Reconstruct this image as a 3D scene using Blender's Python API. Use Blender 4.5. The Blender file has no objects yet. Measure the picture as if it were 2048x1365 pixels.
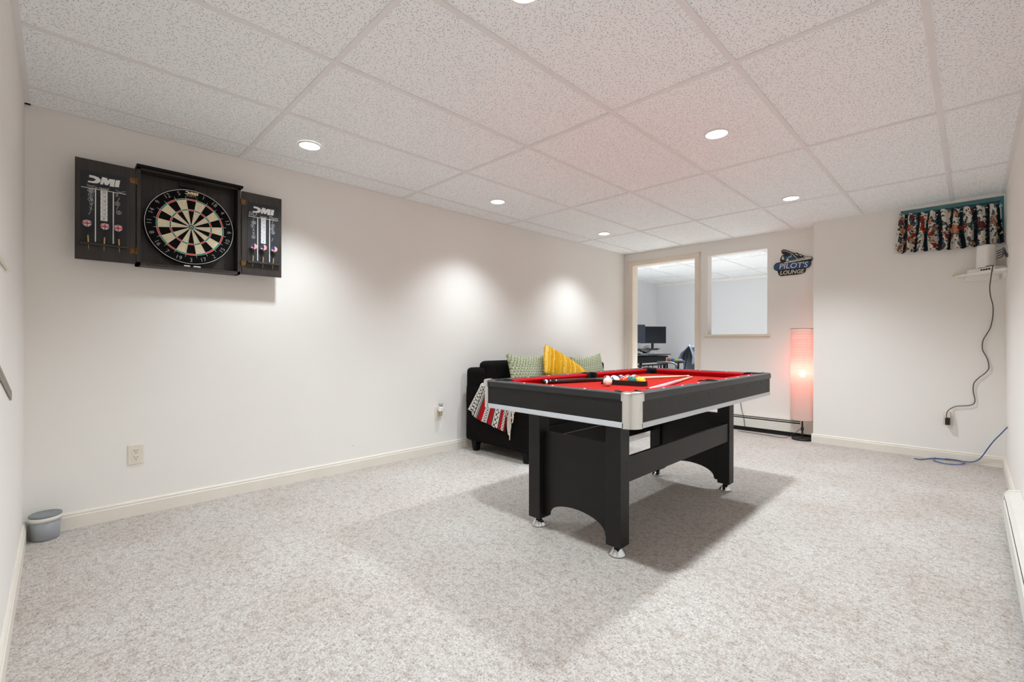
import bpy, bmesh, math, random
from mathutils import Vector, Matrix, noise as mnoise
R = random.Random(11)
scene = bpy.context.scene
C = scene.collection
PI = math.pi

# ------------------------------------------------------------------ camera
F, CX, CY = 912.3, 1024.0, 683.2
YAW, ROLL, CZ = math.radians(45.138), math.radians(0.137), 1.011
_s, _c = math.sin(YAW), math.cos(YAW)
FW = Vector((-_s, _c, 0)); _r0 = Vector((_c, _s, 0)); _u0 = Vector((0, 0, 1))
RT = _r0*math.cos(ROLL) + _u0*math.sin(ROLL)
UP = _u0*math.cos(ROLL) - _r0*math.sin(ROLL)
C0 = Vector((0, 0, CZ))
def ray(x, y): return FW + RT*((x-CX)/F) + UP*((CY-y)/F)
def atX(x, y, X): r = ray(x, y); return C0 + r*(X/r.x)
def atY(x, y, Y): r = ray(x, y); return C0 + r*(Y/r.y)
def atZ(x, y, Z): r = ray(x, y); return C0 + r*((Z-CZ)/r.z)

cam_d = bpy.data.cameras.new('camera'); cam = bpy.data.objects.new('camera', cam_d); C.objects.link(cam)
cam_d.sensor_width = 36.0; cam_d.lens = F/2048*36.0; cam_d.shift_y = (CY-682.5)/2048
cam_d.clip_start = 0.02
M = Matrix.Identity(4)
for i in range(3): M[i][0], M[i][1], M[i][2], M[i][3] = RT[i], UP[i], -FW[i], C0[i]
cam.matrix_world = M
scene.camera = cam

# ------------------------------------------------------------------ room numbers (metres)
XB, YA, YC, YC2, XD = -3.404, -0.123, 5.606, 5.404, 0.198
XBUMP, H = -1.118, 2.217
X2, Y2 = -4.67, 8.95

# ------------------------------------------------------------------ materials
def lin(c): c /= 255.0; return c/12.92 if c <= 0.04045 else ((c+0.055)/1.055)**2.4
def S(r, g, b): return (lin(r), lin(g), lin(b), 1.0)
MATS = {}
class NT:
    def __init__(s, name):
        s.m = bpy.data.materials.new(name); s.m.use_nodes = True
        s.n = s.m.node_tree.nodes; s.l = s.m.node_tree.links
        s.b = s.n['Principled BSDF']; s.out = s.n['Material Output']
        MATS[name] = s.m
    def new(s, t, **k):
        n = s.n.new(t)
        for a, v in k.items(): setattr(n, a, v)
        return n
    def link(s, a, b): s.l.new(a, b)
    def val(s, sock, v):
        if hasattr(v, 'links') or hasattr(v, 'is_linked'): s.l.new(v, sock)
        else: sock.default_value = v
    def math(s, op, a, b=0.0, c=None, clamp=False):
        n = s.n.new('ShaderNodeMath'); n.operation = op; n.use_clamp = clamp
        s.val(n.inputs[0], a); s.val(n.inputs[1], b)
        if c is not None: s.val(n.inputs[2], c)
        return n.outputs[0]
    def noise(s, scale, detail=2.0, vec=None, rough=0.5):
        n = s.n.new('ShaderNodeTexNoise'); n.inputs['Scale'].default_value = scale
        n.inputs['Detail'].default_value = detail; n.inputs['Roughness'].default_value = rough
        if vec is not None: s.l.new(vec, n.inputs['Vector'])
        return n
    def obj(s):
        return s.n.new('ShaderNodeTexCoord').outputs['Object']
    def scaled(s, vec, sc):
        n = s.n.new('ShaderNodeVectorMath'); n.operation = 'MULTIPLY'
        s.l.new(vec, n.inputs[0]); n.inputs[1].default_value = sc
        return n.outputs[0]
    def mix(s, fac, a, b, mode='MIX'):
        n = s.n.new('ShaderNodeMix'); n.data_type = 'RGBA'; n.blend_type = mode
        s.val(n.inputs[0], fac); s.val(n.inputs[6], a); s.val(n.inputs[7], b)
        return n.outputs[2]
    def ramp(s, fac, stops, interp='LINEAR'):
        n = s.n.new('ShaderNodeValToRGB'); n.color_ramp.interpolation = interp
        e = n.color_ramp.elements
        while len(e) > 1: e.remove(e[0])
        e[0].position, e[0].color = stops[0]
        for p, c in stops[1:]:
            k = e.new(p); k.color = c
        s.l.new(fac, n.inputs[0]); return n.outputs[0]
    def bump(s, h, strength=0.3, dist=0.002):
        n = s.n.new('ShaderNodeBump'); n.inputs['Strength'].default_value = strength
        n.inputs['Distance'].default_value = dist
        s.l.new(h, n.inputs['Height']); s.l.new(n.outputs[0], s.b.inputs['Normal'])

def simple(name, col, rough=0.5, metal=0.0, spec=0.5, nscale=40.0, var=0.06, bump=0.0, bscale=None, stretch=None, coat=0.0, bdist=0.002):
    t = NT(name)
    v = t.obj()
    if stretch: v = t.scaled(v, stretch)
    n = t.noise(nscale, 3.0, v)
    dark = tuple(c*(1-var) for c in col[:3])+(1,); lite = tuple(min(1, c*(1+var)) for c in col[:3])+(1,)
    t.link(t.ramp(n.outputs[0], [(0.3, dark), (0.7, lite)]), t.b.inputs['Base Color'])
    t.b.inputs['Roughness'].default_value = rough; t.b.inputs['Metallic'].default_value = metal
    t.b.inputs['Specular IOR Level'].default_value = spec
    if coat: t.b.inputs['Coat Weight'].default_value = coat; t.b.inputs['Coat Roughness'].default_value = 0.08
    if bump:
        nb = t.noise(bscale or nscale, 3.0, v); t.bump(nb.outputs[0], bump, bdist)
    return t.m

def attr_mat(name, rough=0.8, spec=0.3, bump=0.0, bscale=200.0, coat=0.0):
    t = NT(name)
    a = t.new('ShaderNodeAttribute', attribute_name='Col')
    n = t.noise(bscale, 2.0, t.obj())
    t.link(t.mix(0.25, a.outputs['Color'], t.ramp(n.outputs[0], [(0.2, (0.55, 0.55, 0.55, 1)), (0.8, (1, 1, 1, 1))]), 'MULTIPLY'), t.b.inputs['Base Color'])
    t.b.inputs['Roughness'].default_value = rough; t.b.inputs['Specular IOR Level'].default_value = spec
    if coat: t.b.inputs['Coat Weight'].default_value = coat; t.b.inputs['Coat Roughness'].default_value = 0.03
    if bump: t.bump(n.outputs[0], bump, 0.002)
    return t.m

def emit_mat(name, col, strength):
    t = NT(name)
    t.b.inputs['Base Color'].default_value = (0.8, 0.8, 0.8, 1)
    t.b.inputs['Emission Color'].default_value = col; t.b.inputs['Emission Strength'].default_value = strength
    return t.m

def wall_paint(name, col):
    t = NT(name); v = t.obj()
    n1 = t.noise(1.3, 3.0, v); n2 = t.noise(240.0, 2.0, v)
    c1 = t.ramp(n1.outputs[0], [(0.3, tuple(c*0.975 for c in col[:3])+(1,)), (0.7, col)])
    # a few scuffs and nail holes
    vo = t.new('ShaderNodeTexVoronoi'); vo.inputs['Scale'].default_value = 1.9; t.link(v, vo.inputs['Vector'])
    spot = t.math('LESS_THAN', vo.outputs['Distance'], 0.011)
    c2 = t.mix(t.math('MULTIPLY', spot, 0.45), c1, S(120, 108, 96))
    t.link(c2, t.b.inputs['Base Color'])
    t.b.inputs['Roughness'].default_value = 0.62; t.b.inputs['Specular IOR Level'].default_value = 0.25
    t.bump(n2.outputs[0], 0.12, 0.001)
    return t.m

WALL = wall_paint('wall_paint', S(237, 234, 229))
WALL2 = wall_paint('office_wall_paint', S(226, 226, 228))
TRIM = simple('trim_paint', S(228, 222, 211), 0.4, nscale=6, var=0.03)
CASING = simple('casing_paint', S(226, 215, 200), 0.42, nscale=6, var=0.03)

def carpet():
    t = NT('carpet_pile'); v = t.obj()
    n1 = t.noise(145.0, 4.0, v, 0.72); n2 = t.noise(340.0, 2.0, v, 0.6); n3 = t.noise(2.2, 4.0, v); n4 = t.noise(62.0, 3.0, v, 0.6); n5 = t.noise(26.0, 2.0, v)
    f = t.math('ADD', t.math('MULTIPLY', n1.outputs[0], 0.55), t.math('ADD', t.math('MULTIPLY', n2.outputs[0], 0.2), t.math('MULTIPLY', n4.outputs[0], 0.25)))
    c = t.ramp(f, [(0.35, S(110, 99, 91)), (0.43, S(168, 160, 153)), (0.49, S(194, 189, 184)), (0.56, S(212, 208, 204)), (0.68, S(230, 227, 224))])
    tone = t.ramp(n3.outputs[0], [(0.3, S(240, 236, 232)), (0.7, (1, 1, 1, 1))])
    c = t.mix(1.0, c, tone, 'MULTIPLY')
    tuft = t.ramp(n5.outputs[0], [(0.38, S(236, 232, 228)), (0.5, (1, 1, 1, 1))])
    c = t.mix(0.8, c, tuft, 'MULTIPLY')
    t.link(c, t.b.inputs['Base Color'])
    t.b.inputs['Roughness'].default_value = 0.95; t.b.inputs['Specular IOR Level'].default_value = 0.1
    hh = t.math('ADD', t.math('MULTIPLY', n1.outputs[0], 0.7), t.math('MULTIPLY', n4.outputs[0], 0.6))
    t.bump(hh, 0.7, 0.006)
    return t.m
CARPET = carpet()

def ceiling_tile():
    t = NT('ceiling_tile'); v = t.obj()
    flat = t.scaled(v, (1, 1, 0))
    def dashes(scale, ln, wd, keep, off):
        a = t.new('ShaderNodeVectorMath', operation='ADD'); t.link(flat, a.inputs[0]); a.inputs[1].default_value = (off, off*0.7, 0)
        vo = t.new('ShaderNodeTexVoronoi'); vo.voronoi_dimensions = '2D'; vo.inputs['Scale'].default_value = scale
        t.link(a.outputs[0], vo.inputs['Vector'])
        d = t.new('ShaderNodeVectorMath', operation='SUBTRACT'); t.link(a.outputs[0], d.inputs[0]); t.link(vo.outputs['Position'], d.inputs[1])
        sep = t.new('ShaderNodeSeparateXYZ'); t.link(d.outputs[0], sep.inputs[0])
        col = t.new('ShaderNodeSeparateColor'); t.link(vo.outputs['Color'], col.inputs[0])
        ang = t.math('MULTIPLY', col.outputs[0], 3.14159)
        cs, sn = t.math('COSINE', ang), t.math('SINE', ang)
        u = t.math('ABSOLUTE', t.math('ADD', t.math('MULTIPLY', sep.outputs[0], cs), t.math('MULTIPLY', sep.outputs[1], sn)))
        w = t.math('ABSOLUTE', t.math('SUBTRACT', t.math('MULTIPLY', sep.outputs[1], cs), t.math('MULTIPLY', sep.outputs[0], sn)))
        L = t.math('MULTIPLY', t.math('ADD', col.outputs[1], 0.35), ln)
        m = t.math('MULTIPLY', t.math('LESS_THAN', u, L), t.math('LESS_THAN', w, wd))
        return t.math('MULTIPLY', m, t.math('LESS_THAN', col.outputs[2], keep))
    d1 = dashes(78.0, 0.0040, 0.0011, 0.58, 0.0)
    d2 = dashes(124.0, 0.0022, 0.0010, 0.42, 3.37)
    m = t.math('MAXIMUM', t.math('MULTIPLY', d1, 0.95), t.math('MULTIPLY', d2, 0.6))
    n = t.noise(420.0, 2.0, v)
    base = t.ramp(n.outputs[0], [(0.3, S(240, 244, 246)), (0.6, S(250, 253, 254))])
    t.link(t.mix(m, base, S(150, 146, 142)), t.b.inputs['Base Color'])
    t.b.inputs['Roughness'].default_value = 0.9; t.b.inputs['Specular IOR Level'].default_value = 0.1
    t.bump(t.math('SUBTRACT', n.outputs[0], t.math('MULTIPLY', m, 2.0)), 0.25, 0.002)
    return t.m
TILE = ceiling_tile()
TBAR = simple('ceiling_grid_metal', S(230, 230, 229), 0.5, nscale=5, var=0.02)
VOID = simple('ceiling_void', S(30, 27, 25), 0.9)

VINYL = simple('black_vinyl', S(25, 23, 21), 0.45, spec=0.36, nscale=9, var=0.12, stretch=(1, 1, 8), bump=0.05, bscale=160)
VINYL_PLAIN = simple('black_legs_vinyl', S(24, 22, 20), 0.45, spec=0.36, nscale=12, var=0.1, bump=0.05, bscale=160)
RAIL = simple('rail_laminate', S(24, 25, 28), 0.38, spec=0.6, nscale=20, var=0.1)
PLASTIC_BLACK = simple('black_plastic', S(18, 17, 17), 0.45, nscale=30, var=0.15)
RUBBER = simple('dark_fastener', S(12, 11, 11), 0.5, nscale=30)
SILVER = simple('silver_trim', S(208, 212, 217), 0.38, metal=0.35, spec=0.6, nscale=20, var=0.02)
CHROME = simple('brushed_chrome', S(214, 211, 206), 0.24, metal=1.0, nscale=60, var=0.03, stretch=(1, 1, 0.05))
POLISHED = simple('polished_chrome', S(210, 212, 214), 0.08, metal=1.0, nscale=30, var=0.02)
FELT = simple('red_felt', S(168, 34, 26), 0.92, spec=0.1, nscale=500, var=0.08, bump=0.1, bscale=700)
CUSHION = simple('red_cushion_felt', S(170, 22, 30), 0.9, spec=0.12, nscale=500, var=0.08, bump=0.1, bscale=700)
WHITE_PL = simple('white_plastic', S(238, 236, 232), 0.35, nscale=20, var=0.02)
IVORY = simple('ivory_plastic', S(226, 218, 205), 0.38, nscale=20, var=0.02)
SLOT = simple('dark_slot', S(40, 34, 30), 0.6)
BLACK_FAB = simple('black_upholstery', S(17, 15, 14), 0.95, spec=0.12, nscale=25, var=0.25, bump=0.2, bscale=320)
BLACK_WOOD = simple('black_wood', S(12, 11, 10), 0.6, spec=0.2, nscale=30)
MAPLE = simple('cue_maple', S(228, 190, 150), 0.3, nscale=18, var=0.08, coat=0.4)
LILAC = simple('cue_grip_wrap', S(205, 172, 178), 0.35, nscale=300, var=0.12)
CUE_BLACK = simple('cue_black_lacquer', S(14, 12, 13), 0.15, nscale=20, coat=0.6)
CUE_TIP = simple('cue_leather_tip', S(196, 170, 140), 0.8)
CAB = simple('cabinet_dark_wood', S(46, 40, 36), 0.42, spec=0.5, nscale=46, var=0.32, stretch=(1, 1.6, 0.1), bump=0.1, bscale=90)
CHALKB = simple('chalkboard', S(26, 27, 31), 0.55, nscale=14, var=0.22)
CHALK = simple('chalk_white', S(226, 227, 226), 0.9, nscale=200, var=0.06)
CHALKH = simple('chalk_hand', S(186, 188, 190), 0.9, nscale=300, var=0.2)
BRASS = simple('aged_brass', S(120, 88, 48), 0.42, metal=0.8, nscale=130, var=0.7)
BRASS_B = simple('brass_barrel', S(206, 168, 108), 0.35, metal=0.6, nscale=200, var=0.2)
STEEL = simple('steel', S(180, 180, 180), 0.3, metal=0.9)
SISAL = attr_mat('dartboard_sisal', 0.9, 0.15, 0.2, 420)
WIRE = simple('dartboard_wire', S(236, 236, 234), 0.4, metal=0.1)
CLOTH = attr_mat('printed_cloth', 0.9, 0.15, 0.25, 500)
FRINGE = simple('cream_fringe', S(222, 212, 200), 0.95, spec=0.1, nscale=200, var=0.15)
BALL = attr_mat('phenolic_ball', 0.12, 0.5, 0.0, 60, coat=0.7)
BIN = simple('grey_bin_plastic', S(150, 154, 158), 0.4, nscale=8, var=0.05)
BIN_L = simple('grey_lid_plastic', S(126, 130, 132), 0.35, nscale=8, var=0.05)
HEAT = simple('heater_enamel', S(222, 220, 212), 0.4, nscale=10, var=0.03)
DARK = simple('heater_dark', S(16, 14, 13), 0.7)
CABLE_BL = simple('blue_cable', S(66, 96, 152), 0.45, nscale=30)
CABLE_DK = simple('dark_cable', S(26, 26, 34), 0.45, nscale=30)
CABLE_BR = simple('brown_cord', S(84, 74, 64), 0.5, nscale=30)
ZINC = simple('galvanised_steel', S(140, 134, 122), 0.45, metal=0.55, nscale=60, var=0.15)
TEAL = simple('teal_paint', S(44, 132, 146), 0.5, nscale=12, var=0.12)
TEAL_D = simple('grey_teal_sash', S(84, 128, 134), 0.5, nscale=12, var=0.12)
SIGN_BK = simple('sign_black', S(18, 17, 17), 0.4)
SIGN_RIM = simple('sign_rim', S(74, 82, 84), 0.4)
SIGN_BL = simple('sign_blue', S(22, 74, 126), 0.4, nscale=40, var=0.2)
SIGN_TE = simple('sign_teal', S(20, 66, 86), 0.4, nscale=40, var=0.2)
SIGN_SV = simple('sign_silver', S(206, 202, 192), 0.4, nscale=60, var=0.1)
SCREEN = simple('dark_screen', S(14, 18, 24), 0.5, spec=0.3, nscale=6)
DESKTOP = simple('dark_desk_laminate', S(16, 13, 13), 0.6, spec=0.2, nscale=20, var=0.2)
GREY_MESH = simple('grey_chair_fabric', S(44, 50, 60), 0.9, nscale=200, var=0.15)
GREY_THROW = simple('grey_melange_knit', S(66, 72, 81), 0.95, nscale=150, var=0.35, bump=0.3)
PLAINC = attr_mat('painted_toy', 0.4)
PAPERW = simple('paper', S(228, 230, 232), 0.8)
LED = emit_mat('led_lens', (1.0, 0.97, 0.93, 1), 9.0)
LED2 = emit_mat('led_lens_cool', (0.93, 0.97, 1.0, 1), 9.0)

def shade_mat():
    t = NT('rice_paper_shade'); v = t.obj()
    w = t.new('ShaderNodeTexWave'); w.wave_type = 'BANDS'; w.bands_direction = 'Z'
    w.inputs['Scale'].default_value = 28.0; w.inputs['Distortion'].default_value = 1.2; w.inputs['Detail'].default_value = 2.0
    t.link(v, w.inputs['Vector'])
    col = t.ramp(w.outputs['Fac'], [(0.0, S(236, 214, 204)), (1.0, S(255, 240, 232))])
    d = t.new('ShaderNodeBsdfDiffuse'); tr = t.new('ShaderNodeBsdfTranslucent'); tp = t.new('ShaderNodeBsdfTransparent')
    t.link(col, d.inputs[0]); t.link(col, tr.inputs[0])
    m1 = t.new('ShaderNodeMixShader'); m1.inputs[0].default_value = 0.5
    t.link(d.outputs[0], m1.inputs[1]); t.link(tr.outputs[0], m1.inputs[2])
    m2 = t.new('ShaderNodeMixShader'); m2.inputs[0].default_value = 0.06
    t.link(m1.outputs[0], m2.inputs[1]); t.link(tp.outputs[0], m2.inputs[2])
    t.link(m2.outputs[0], t.out.inputs['Surface'])
    return t.m
SHADE = shade_mat()
BULB = emit_mat('red_bulb', (1.0, 0.42, 0.36, 1), 24.0)
GLOW = emit_mat('daylit_teal_pane', (0.03, 0.5, 0.62, 1), 1.6)

# ------------------------------------------------------------------ mesh builder
ORG = {}
class MB:
    def __init__(s): s.v, s.f, s.m, s.c, s.sm = [], [], [], [], []
    def add(s, verts, faces, mi=0, col=None, smooth=False):
        b = len(s.v); s.v += [Vector(p) for p in verts]
        for k, f in enumerate(faces):
            s.f.append(tuple(b+i for i in f))
            s.m.append(mi[k] if isinstance(mi, list) else mi)
            s.c.append(col[k] if isinstance(col, list) else col)
            s.sm.append(smooth)
        return s
    def box(s, x0, x1, y0, y1, z0, z1, mi=0, bev=0.0, seg=2, fn=None, col=None):
        if not bev:
            vs = [(x, y, z) for z in (z0, z1) for y in (y0, y1) for x in (x0, x1)]
            fs = [(0, 2, 3, 1), (4, 5, 7, 6), (0, 1, 5, 4), (2, 6, 7, 3), (0, 4, 6, 2), (1, 3, 7, 5)]
            sm = False
        else:
            bm = bmesh.new(); bmesh.ops.create_cube(bm, size=1.0)
            for v in bm.verts:
                v.co = Vector(((x0+x1)/2+v.co.x*(x1-x0), (y0+y1)/2+v.co.y*(y1-y0), (z0+z1)/2+v.co.z*(z1-z0)))
            bmesh.ops.bevel(bm, geom=list(bm.edges), offset=bev, segments=seg, profile=0.5, affect='EDGES')
            bm.verts.index_update()
            vs = [tuple(v.co) for v in bm.verts]; fs = [tuple(v.index for v in f.verts) for f in bm.faces]; bm.free()
            sm = False
        if fn: vs = [fn(Vector(p)) for p in vs]
        return s.add(vs, fs, mi, col, sm)
    def soft(s, x0, x1, y0, y1, z0, z1, bev, mi=0, n=3, amp=0.0, seed=0.0, seg=4):
        # padded block: bevelled, subdivided, slightly lumpy, smooth shaded
        bm = bmesh.new(); bmesh.ops.create_cube(bm, size=1.0)
        for v in bm.verts:
            v.co = Vector(((x0+x1)/2+v.co.x*(x1-x0), (y0+y1)/2+v.co.y*(y1-y0), (z0+z1)/2+v.co.z*(z1-z0)))
        bmesh.ops.bevel(bm, geom=list(bm.edges), offset=bev, segments=seg, profile=0.6, affect='EDGES')
        bmesh.ops.subdivide_edges(bm, edges=[e for e in bm.edges if e.calc_length() > 0.1], cuts=n, use_grid_fill=True)
        cx, cy, cz = (x0+x1)/2, (y0+y1)/2, (z0+z1)/2
        for v in bm.verts:
            if amp:
                d = mnoise.noise(v.co*5.0+Vector((seed, 0, 0)))*amp
                n_ = (v.co-Vector((cx, cy, cz))).normalized(); v.co += n_*d
        bm.verts.index_update()
        vs = [tuple(v.co) for v in bm.verts]; fs = [tuple(v.index for v in f.verts) for f in bm.faces]; bm.free()
        return s.add(vs, fs, mi, None, True)
    def cyl(s, p0, p1, r0, r1=None, n=20, mi=0, smooth=True, caps=True, col=None):
        r1 = r0 if r1 is None else r1; p0, p1 = Vector(p0), Vector(p1); d = (p1-p0).normalized()
        a = d.orthogonal().normalized(); b = d.cross(a)
        vs = []
        for p, r in ((p0, r0), (p1, r1)):
            vs += [p+(a*math.cos(2*PI*i/n)+b*math.sin(2*PI*i/n))*r for i in range(n)]
        s.add(vs, [(i, (i+1) % n, n+(i+1) % n, n+i) for i in range(n)], mi, col, smooth)
        if caps:
            s.add(vs[:n], [tuple(range(n-1, -1, -1))], mi, col); s.add(vs[n:], [tuple(range(n))], mi, col)
        return s
    def lathe(s, prof, c=(0, 0, 0), n=28, mi=0, smooth=True, axis='z', col=None):
        c = Vector(c); vs = []
        for r, z in prof:
            for i in range(n):
                a = 2*PI*i/n
                p = Vector((r*math.cos(a), r*math.sin(a), z)) if axis == 'z' else Vector((z, r*math.cos(a), r*math.sin(a)))
                vs.append(c+p)
        fs, cl, ml = [], [], []
        for k in range(len(prof)-1):
            for i in range(n):
                fs.append((k*n+i, k*n+(i+1) % n, (k+1)*n+(i+1) % n, (k+1)*n+i))
                ml.append(mi[k] if isinstance(mi, list) else mi)
        return s.add(vs, fs, ml, col, smooth)
    def tube(s, pts, r, n=8, mi=0, caps=True, rad=None):
        pts = [Vector(p) for p in pts]; N = len(pts); vs = []
        t = (pts[1]-pts[0]).normalized(); a = t.orthogonal().normalized()
        for k in range(N):
            t2 = (pts[min(k+1, N-1)]-pts[max(k-1, 0)])
            t2 = t2.normalized() if t2.length > 1e-9 else t
            a = (a-t2*a.dot(t2)); a = a.normalized() if a.length > 1e-6 else t2.orthogonal().normalized()
            b = t2.cross(a); t = t2; rr = rad[k] if rad else r
            vs += [pts[k]+(a*math.cos(2*PI*i/n)+b*math.sin(2*PI*i/n))*rr for i in range(n)]
        fs = [(k*n+i, k*n+(i+1) % n, (k+1)*n+(i+1) % n, (k+1)*n+i) for k in range(N-1) for i in range(n)]
        s.add(vs, fs, mi, None, True)
        if caps: s.add(vs[:n], [tuple(range(n-1, -1, -1))], mi); s.add(vs[-n:], [tuple(range(n))], mi)
        return s
    def prism(s, poly, fn, w0, w1, mi=0, mside=None, bev=None):
        # poly in (u, v); fn(u, v, w) -> point
        n = len(poly); a = [fn(u, v, w0) for u, v in poly]; b = [fn(u, v, w1) for u, v in poly]
        s.add(a+b, [tuple(range(n-1, -1, -1)), tuple(range(n, 2*n))], mi)
        s.add(a+b, [(i, (i+1) % n, n+(i+1) % n, n+i) for i in range(n)], mi if mside is None else mside)
        return s
    def grid(s, nu, nv, fn, mi=0, colfn=None, smooth=True, mfn=None):
        vs = [fn(i/nu, j/nv) for j in range(nv+1) for i in range(nu+1)]; fs = []; cl = []; ml = []
        for j in range(nv):
            for i in range(nu):
                fs.append((j*(nu+1)+i, j*(nu+1)+i+1, (j+1)*(nu+1)+i+1, (j+1)*(nu+1)+i))
                cl.append(colfn((i+.5)/nu, (j+.5)/nv) if colfn else None)
                ml.append(mfn((i+.5)/nu, (j+.5)/nv) if mfn else mi)
        return s.add(vs, fs, ml, cl, smooth)
    def sphere(s, c, r, nu=24, nv=14, mi=0, colfn=None, rot=None, sc=(1, 1, 1)):
        c = Vector(c); rot = rot or Matrix.Identity(3)
        def p(u, v):
            th, ph = u*2*PI, v*PI
            q = Vector((math.sin(ph)*math.cos(th)*sc[0], math.sin(ph)*math.sin(th)*sc[1], math.cos(ph)*sc[2]))
            return c+rot@(q*r)
        def cf(u, v):
            th, ph = u*2*PI, v*PI
            return colfn(Vector((math.sin(ph)*math.cos(th), math.sin(ph)*math.sin(th), math.cos(ph))))
        return s.grid(nu, nv, p, mi, cf if colfn else None)
    def build(s, name, mats, parent=None, origin=None, sub=0, weld=False):
        if not isinstance(mats, (list, tuple)): mats = [mats]
        org = Vector(ORG[parent.name]) if parent is not None else Vector(origin if origin is not None else (0, 0, 0))
        me = bpy.data.meshes.new(name)
        me.from_pydata([tuple(p-org) for p in s.v], [], s.f)
        for m in mats: me.materials.append(m)
        me.polygons.foreach_set('material_index', s.m); me.polygons.foreach_set('use_smooth', s.sm)
        if any(c is not None for c in s.c):
            at = me.color_attributes.new('Col', 'FLOAT_COLOR', 'CORNER'); buf = []
            for p, c in zip(me.polygons, s.c):
                cc = tuple(c) if c is not None else (0.8, 0.8, 0.8, 1)
                buf += list(cc)*p.loop_total
            at.data.foreach_set('color', buf)
        me.validate(); me.update()
        if weld:
            bm = bmesh.new(); bm.from_mesh(me); bmesh.ops.remove_doubles(bm, verts=bm.verts, dist=1e-5)
            bmesh.ops.recalc_face_normals(bm, faces=bm.faces); bm.to_mesh(me); bm.free()
        o = bpy.data.objects.new(name, me); C.objects.link(o)
        if parent is not None: o.parent = parent
        else: o.location = org
        ORG[o.name] = tuple(org)
        if sub:
            md = o.modifiers.new('subsurf', 'SUBSURF'); md.levels = md.render_levels = sub
        return o

def tag(o, label=None, cat=None, group=None, kind=None):
    if label: o['label'] = label
    if cat: o['category'] = cat
    if group: o['group'] = group
    if kind: o['kind'] = kind
    return o
def thing(name, loc, label, cat, group=None, rotz=0.0):
    o = bpy.data.objects.new(name, None); C.objects.link(o); o.location = loc; o.rotation_euler = (0, 0, rotz)
    o.empty_display_size = 0.05; ORG[o.name] = tuple(loc)
    return tag(o, label, cat, group)
def struct(o): return tag(o, kind='structure')

_fonts = {}
def text2d(txt, size=1.0, shear=0.0, offset=0.0, space=1.0):
    cu = bpy.data.curves.new('t', 'FONT'); cu.body = txt; cu.size = size; cu.shear = shear; cu.offset = offset
    cu.align_x = 'CENTER'; cu.align_y = 'CENTER'; cu.space_character = space; cu.resolution_u = 3
    o = bpy.data.objects.new('t', cu); C.objects.link(o)
    bpy.context.view_layer.update()
    me = bpy.data.meshes.new_from_object(o.evaluated_get(bpy.context.evaluated_depsgraph_get()))
    vs = [(v.co.x, v.co.y) for v in me.vertices]; fs = [tuple(p.vertices) for p in me.polygons]
    bpy.data.objects.remove(o); bpy.data.curves.remove(cu); bpy.data.meshes.remove(me)
    return vs, fs
def add_text(mb, fn, txt, size, mi=0, **k):
    vs, fs = text2d(txt, size, **k); mb.add([fn(u, v) for u, v in vs], fs, mi)
def smoothpath(pts, k=6):
    pts = [Vector(p) for p in pts]; out = []
    P = [pts[0]*2-pts[1]]+pts+[pts[-1]*2-pts[-2]]
    for i in range(1, len(P)-2):
        for j in range(k):
            t = j/k; a, b, c, d = P[i-1], P[i], P[i+1], P[i+2]
            out.append(0.5*((2*b)+(-a+c)*t+(2*a-5*b+4*c-d)*t*t+(-a+3*b-3*c+d)*t**3))
    out.append(pts[-1]); return out
def stroke(mb, pts, w, fn, mi=0):
    # flat ribbon in (u, v) drawn through fn(u, v)
    for (a, b), (c, d) in zip(pts[:-1], pts[1:]):
        dx, dy = c-a, d-b; L = math.hypot(dx, dy) or 1e-9; nx, ny = -dy/L*w/2, dx/L*w/2; ex, ey = dx/L*w*0.3, dy/L*w*0.3
        mb.add([fn(a+nx-ex, b+ny-ey), fn(a-nx-ex, b-ny-ey), fn(c-nx+ex, d-ny+ey), fn(c+nx+ex, d+ny+ey)], [(0, 1, 2, 3)], mi)

# ================================================================== SETTING
struct(MB().box(X2-0.1, 0.32, YA-0.12, Y2+0.1, -0.06, 0.0).build('floor', CARPET))

# ceiling: lay-in tiles, T-bars and wall angle
LX = [-3.163+0.6096*j for j in range(-3, 7)]
LY = [-0.369+1.2192*i for i in range(-1, 9)]
def ceiling(name, x0, x1, y0, y1):
    mb = MB(); xs = [x0]+[x for x in LX if x0 < x < x1]+[x1]; ys = [y0]+[y for y in LY if y0 < y < y1]+[y1]
    for i in range(len(xs)-1):
        for j in range(len(ys)-1):
            dz = H+0.004+R.uniform(0, 0.0035); tx, ty = R.uniform(-.001, .001), R.uniform(-.001, .001)
            mb.add([(xs[i], ys[j], dz-tx-ty), (xs[i], ys[j+1], dz-tx+ty), (xs[i+1], ys[j+1], dz+tx+ty), (xs[i+1], ys[j], dz+tx-ty)], [(0, 1, 2, 3)], 0)
    for x in xs[1:-1]: mb.box(x-0.012, x+0.012, y0, y1, H, H+0.012, 1)
    for y in ys[1:-1]: mb.box(x0, x1, y-0.012, y+0.012, H+0.0004, H+0.012, 1)
    for a in ((x0, x0+0.022, y0, y1), (x1-0.022, x1, y0, y1), (x0, x1, y0, y0+0.022), (x0, x1, y1-0.022, y1)):
        mb.box(*a, H-0.0006, H+0.012, 1)
    mb.box(x0, x1, y0, y1, H+0.05, H+0.08, 2)
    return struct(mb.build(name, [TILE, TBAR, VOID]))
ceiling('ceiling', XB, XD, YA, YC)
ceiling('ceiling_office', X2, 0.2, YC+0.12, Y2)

struct(MB().box(XB-0.1, XB, YA-0.1, YC, 0, H+0.09).build('wall_left', WALL))
struct(MB().box(XB-0.1, XD+0.1, YA-0.1, YA, 0, H+0.09).build('wall_front', WALL))
struct(MB().box(XD, XD+0.1, YA, YC2, 0, H+0.09).build('wall_right', WALL))
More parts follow.
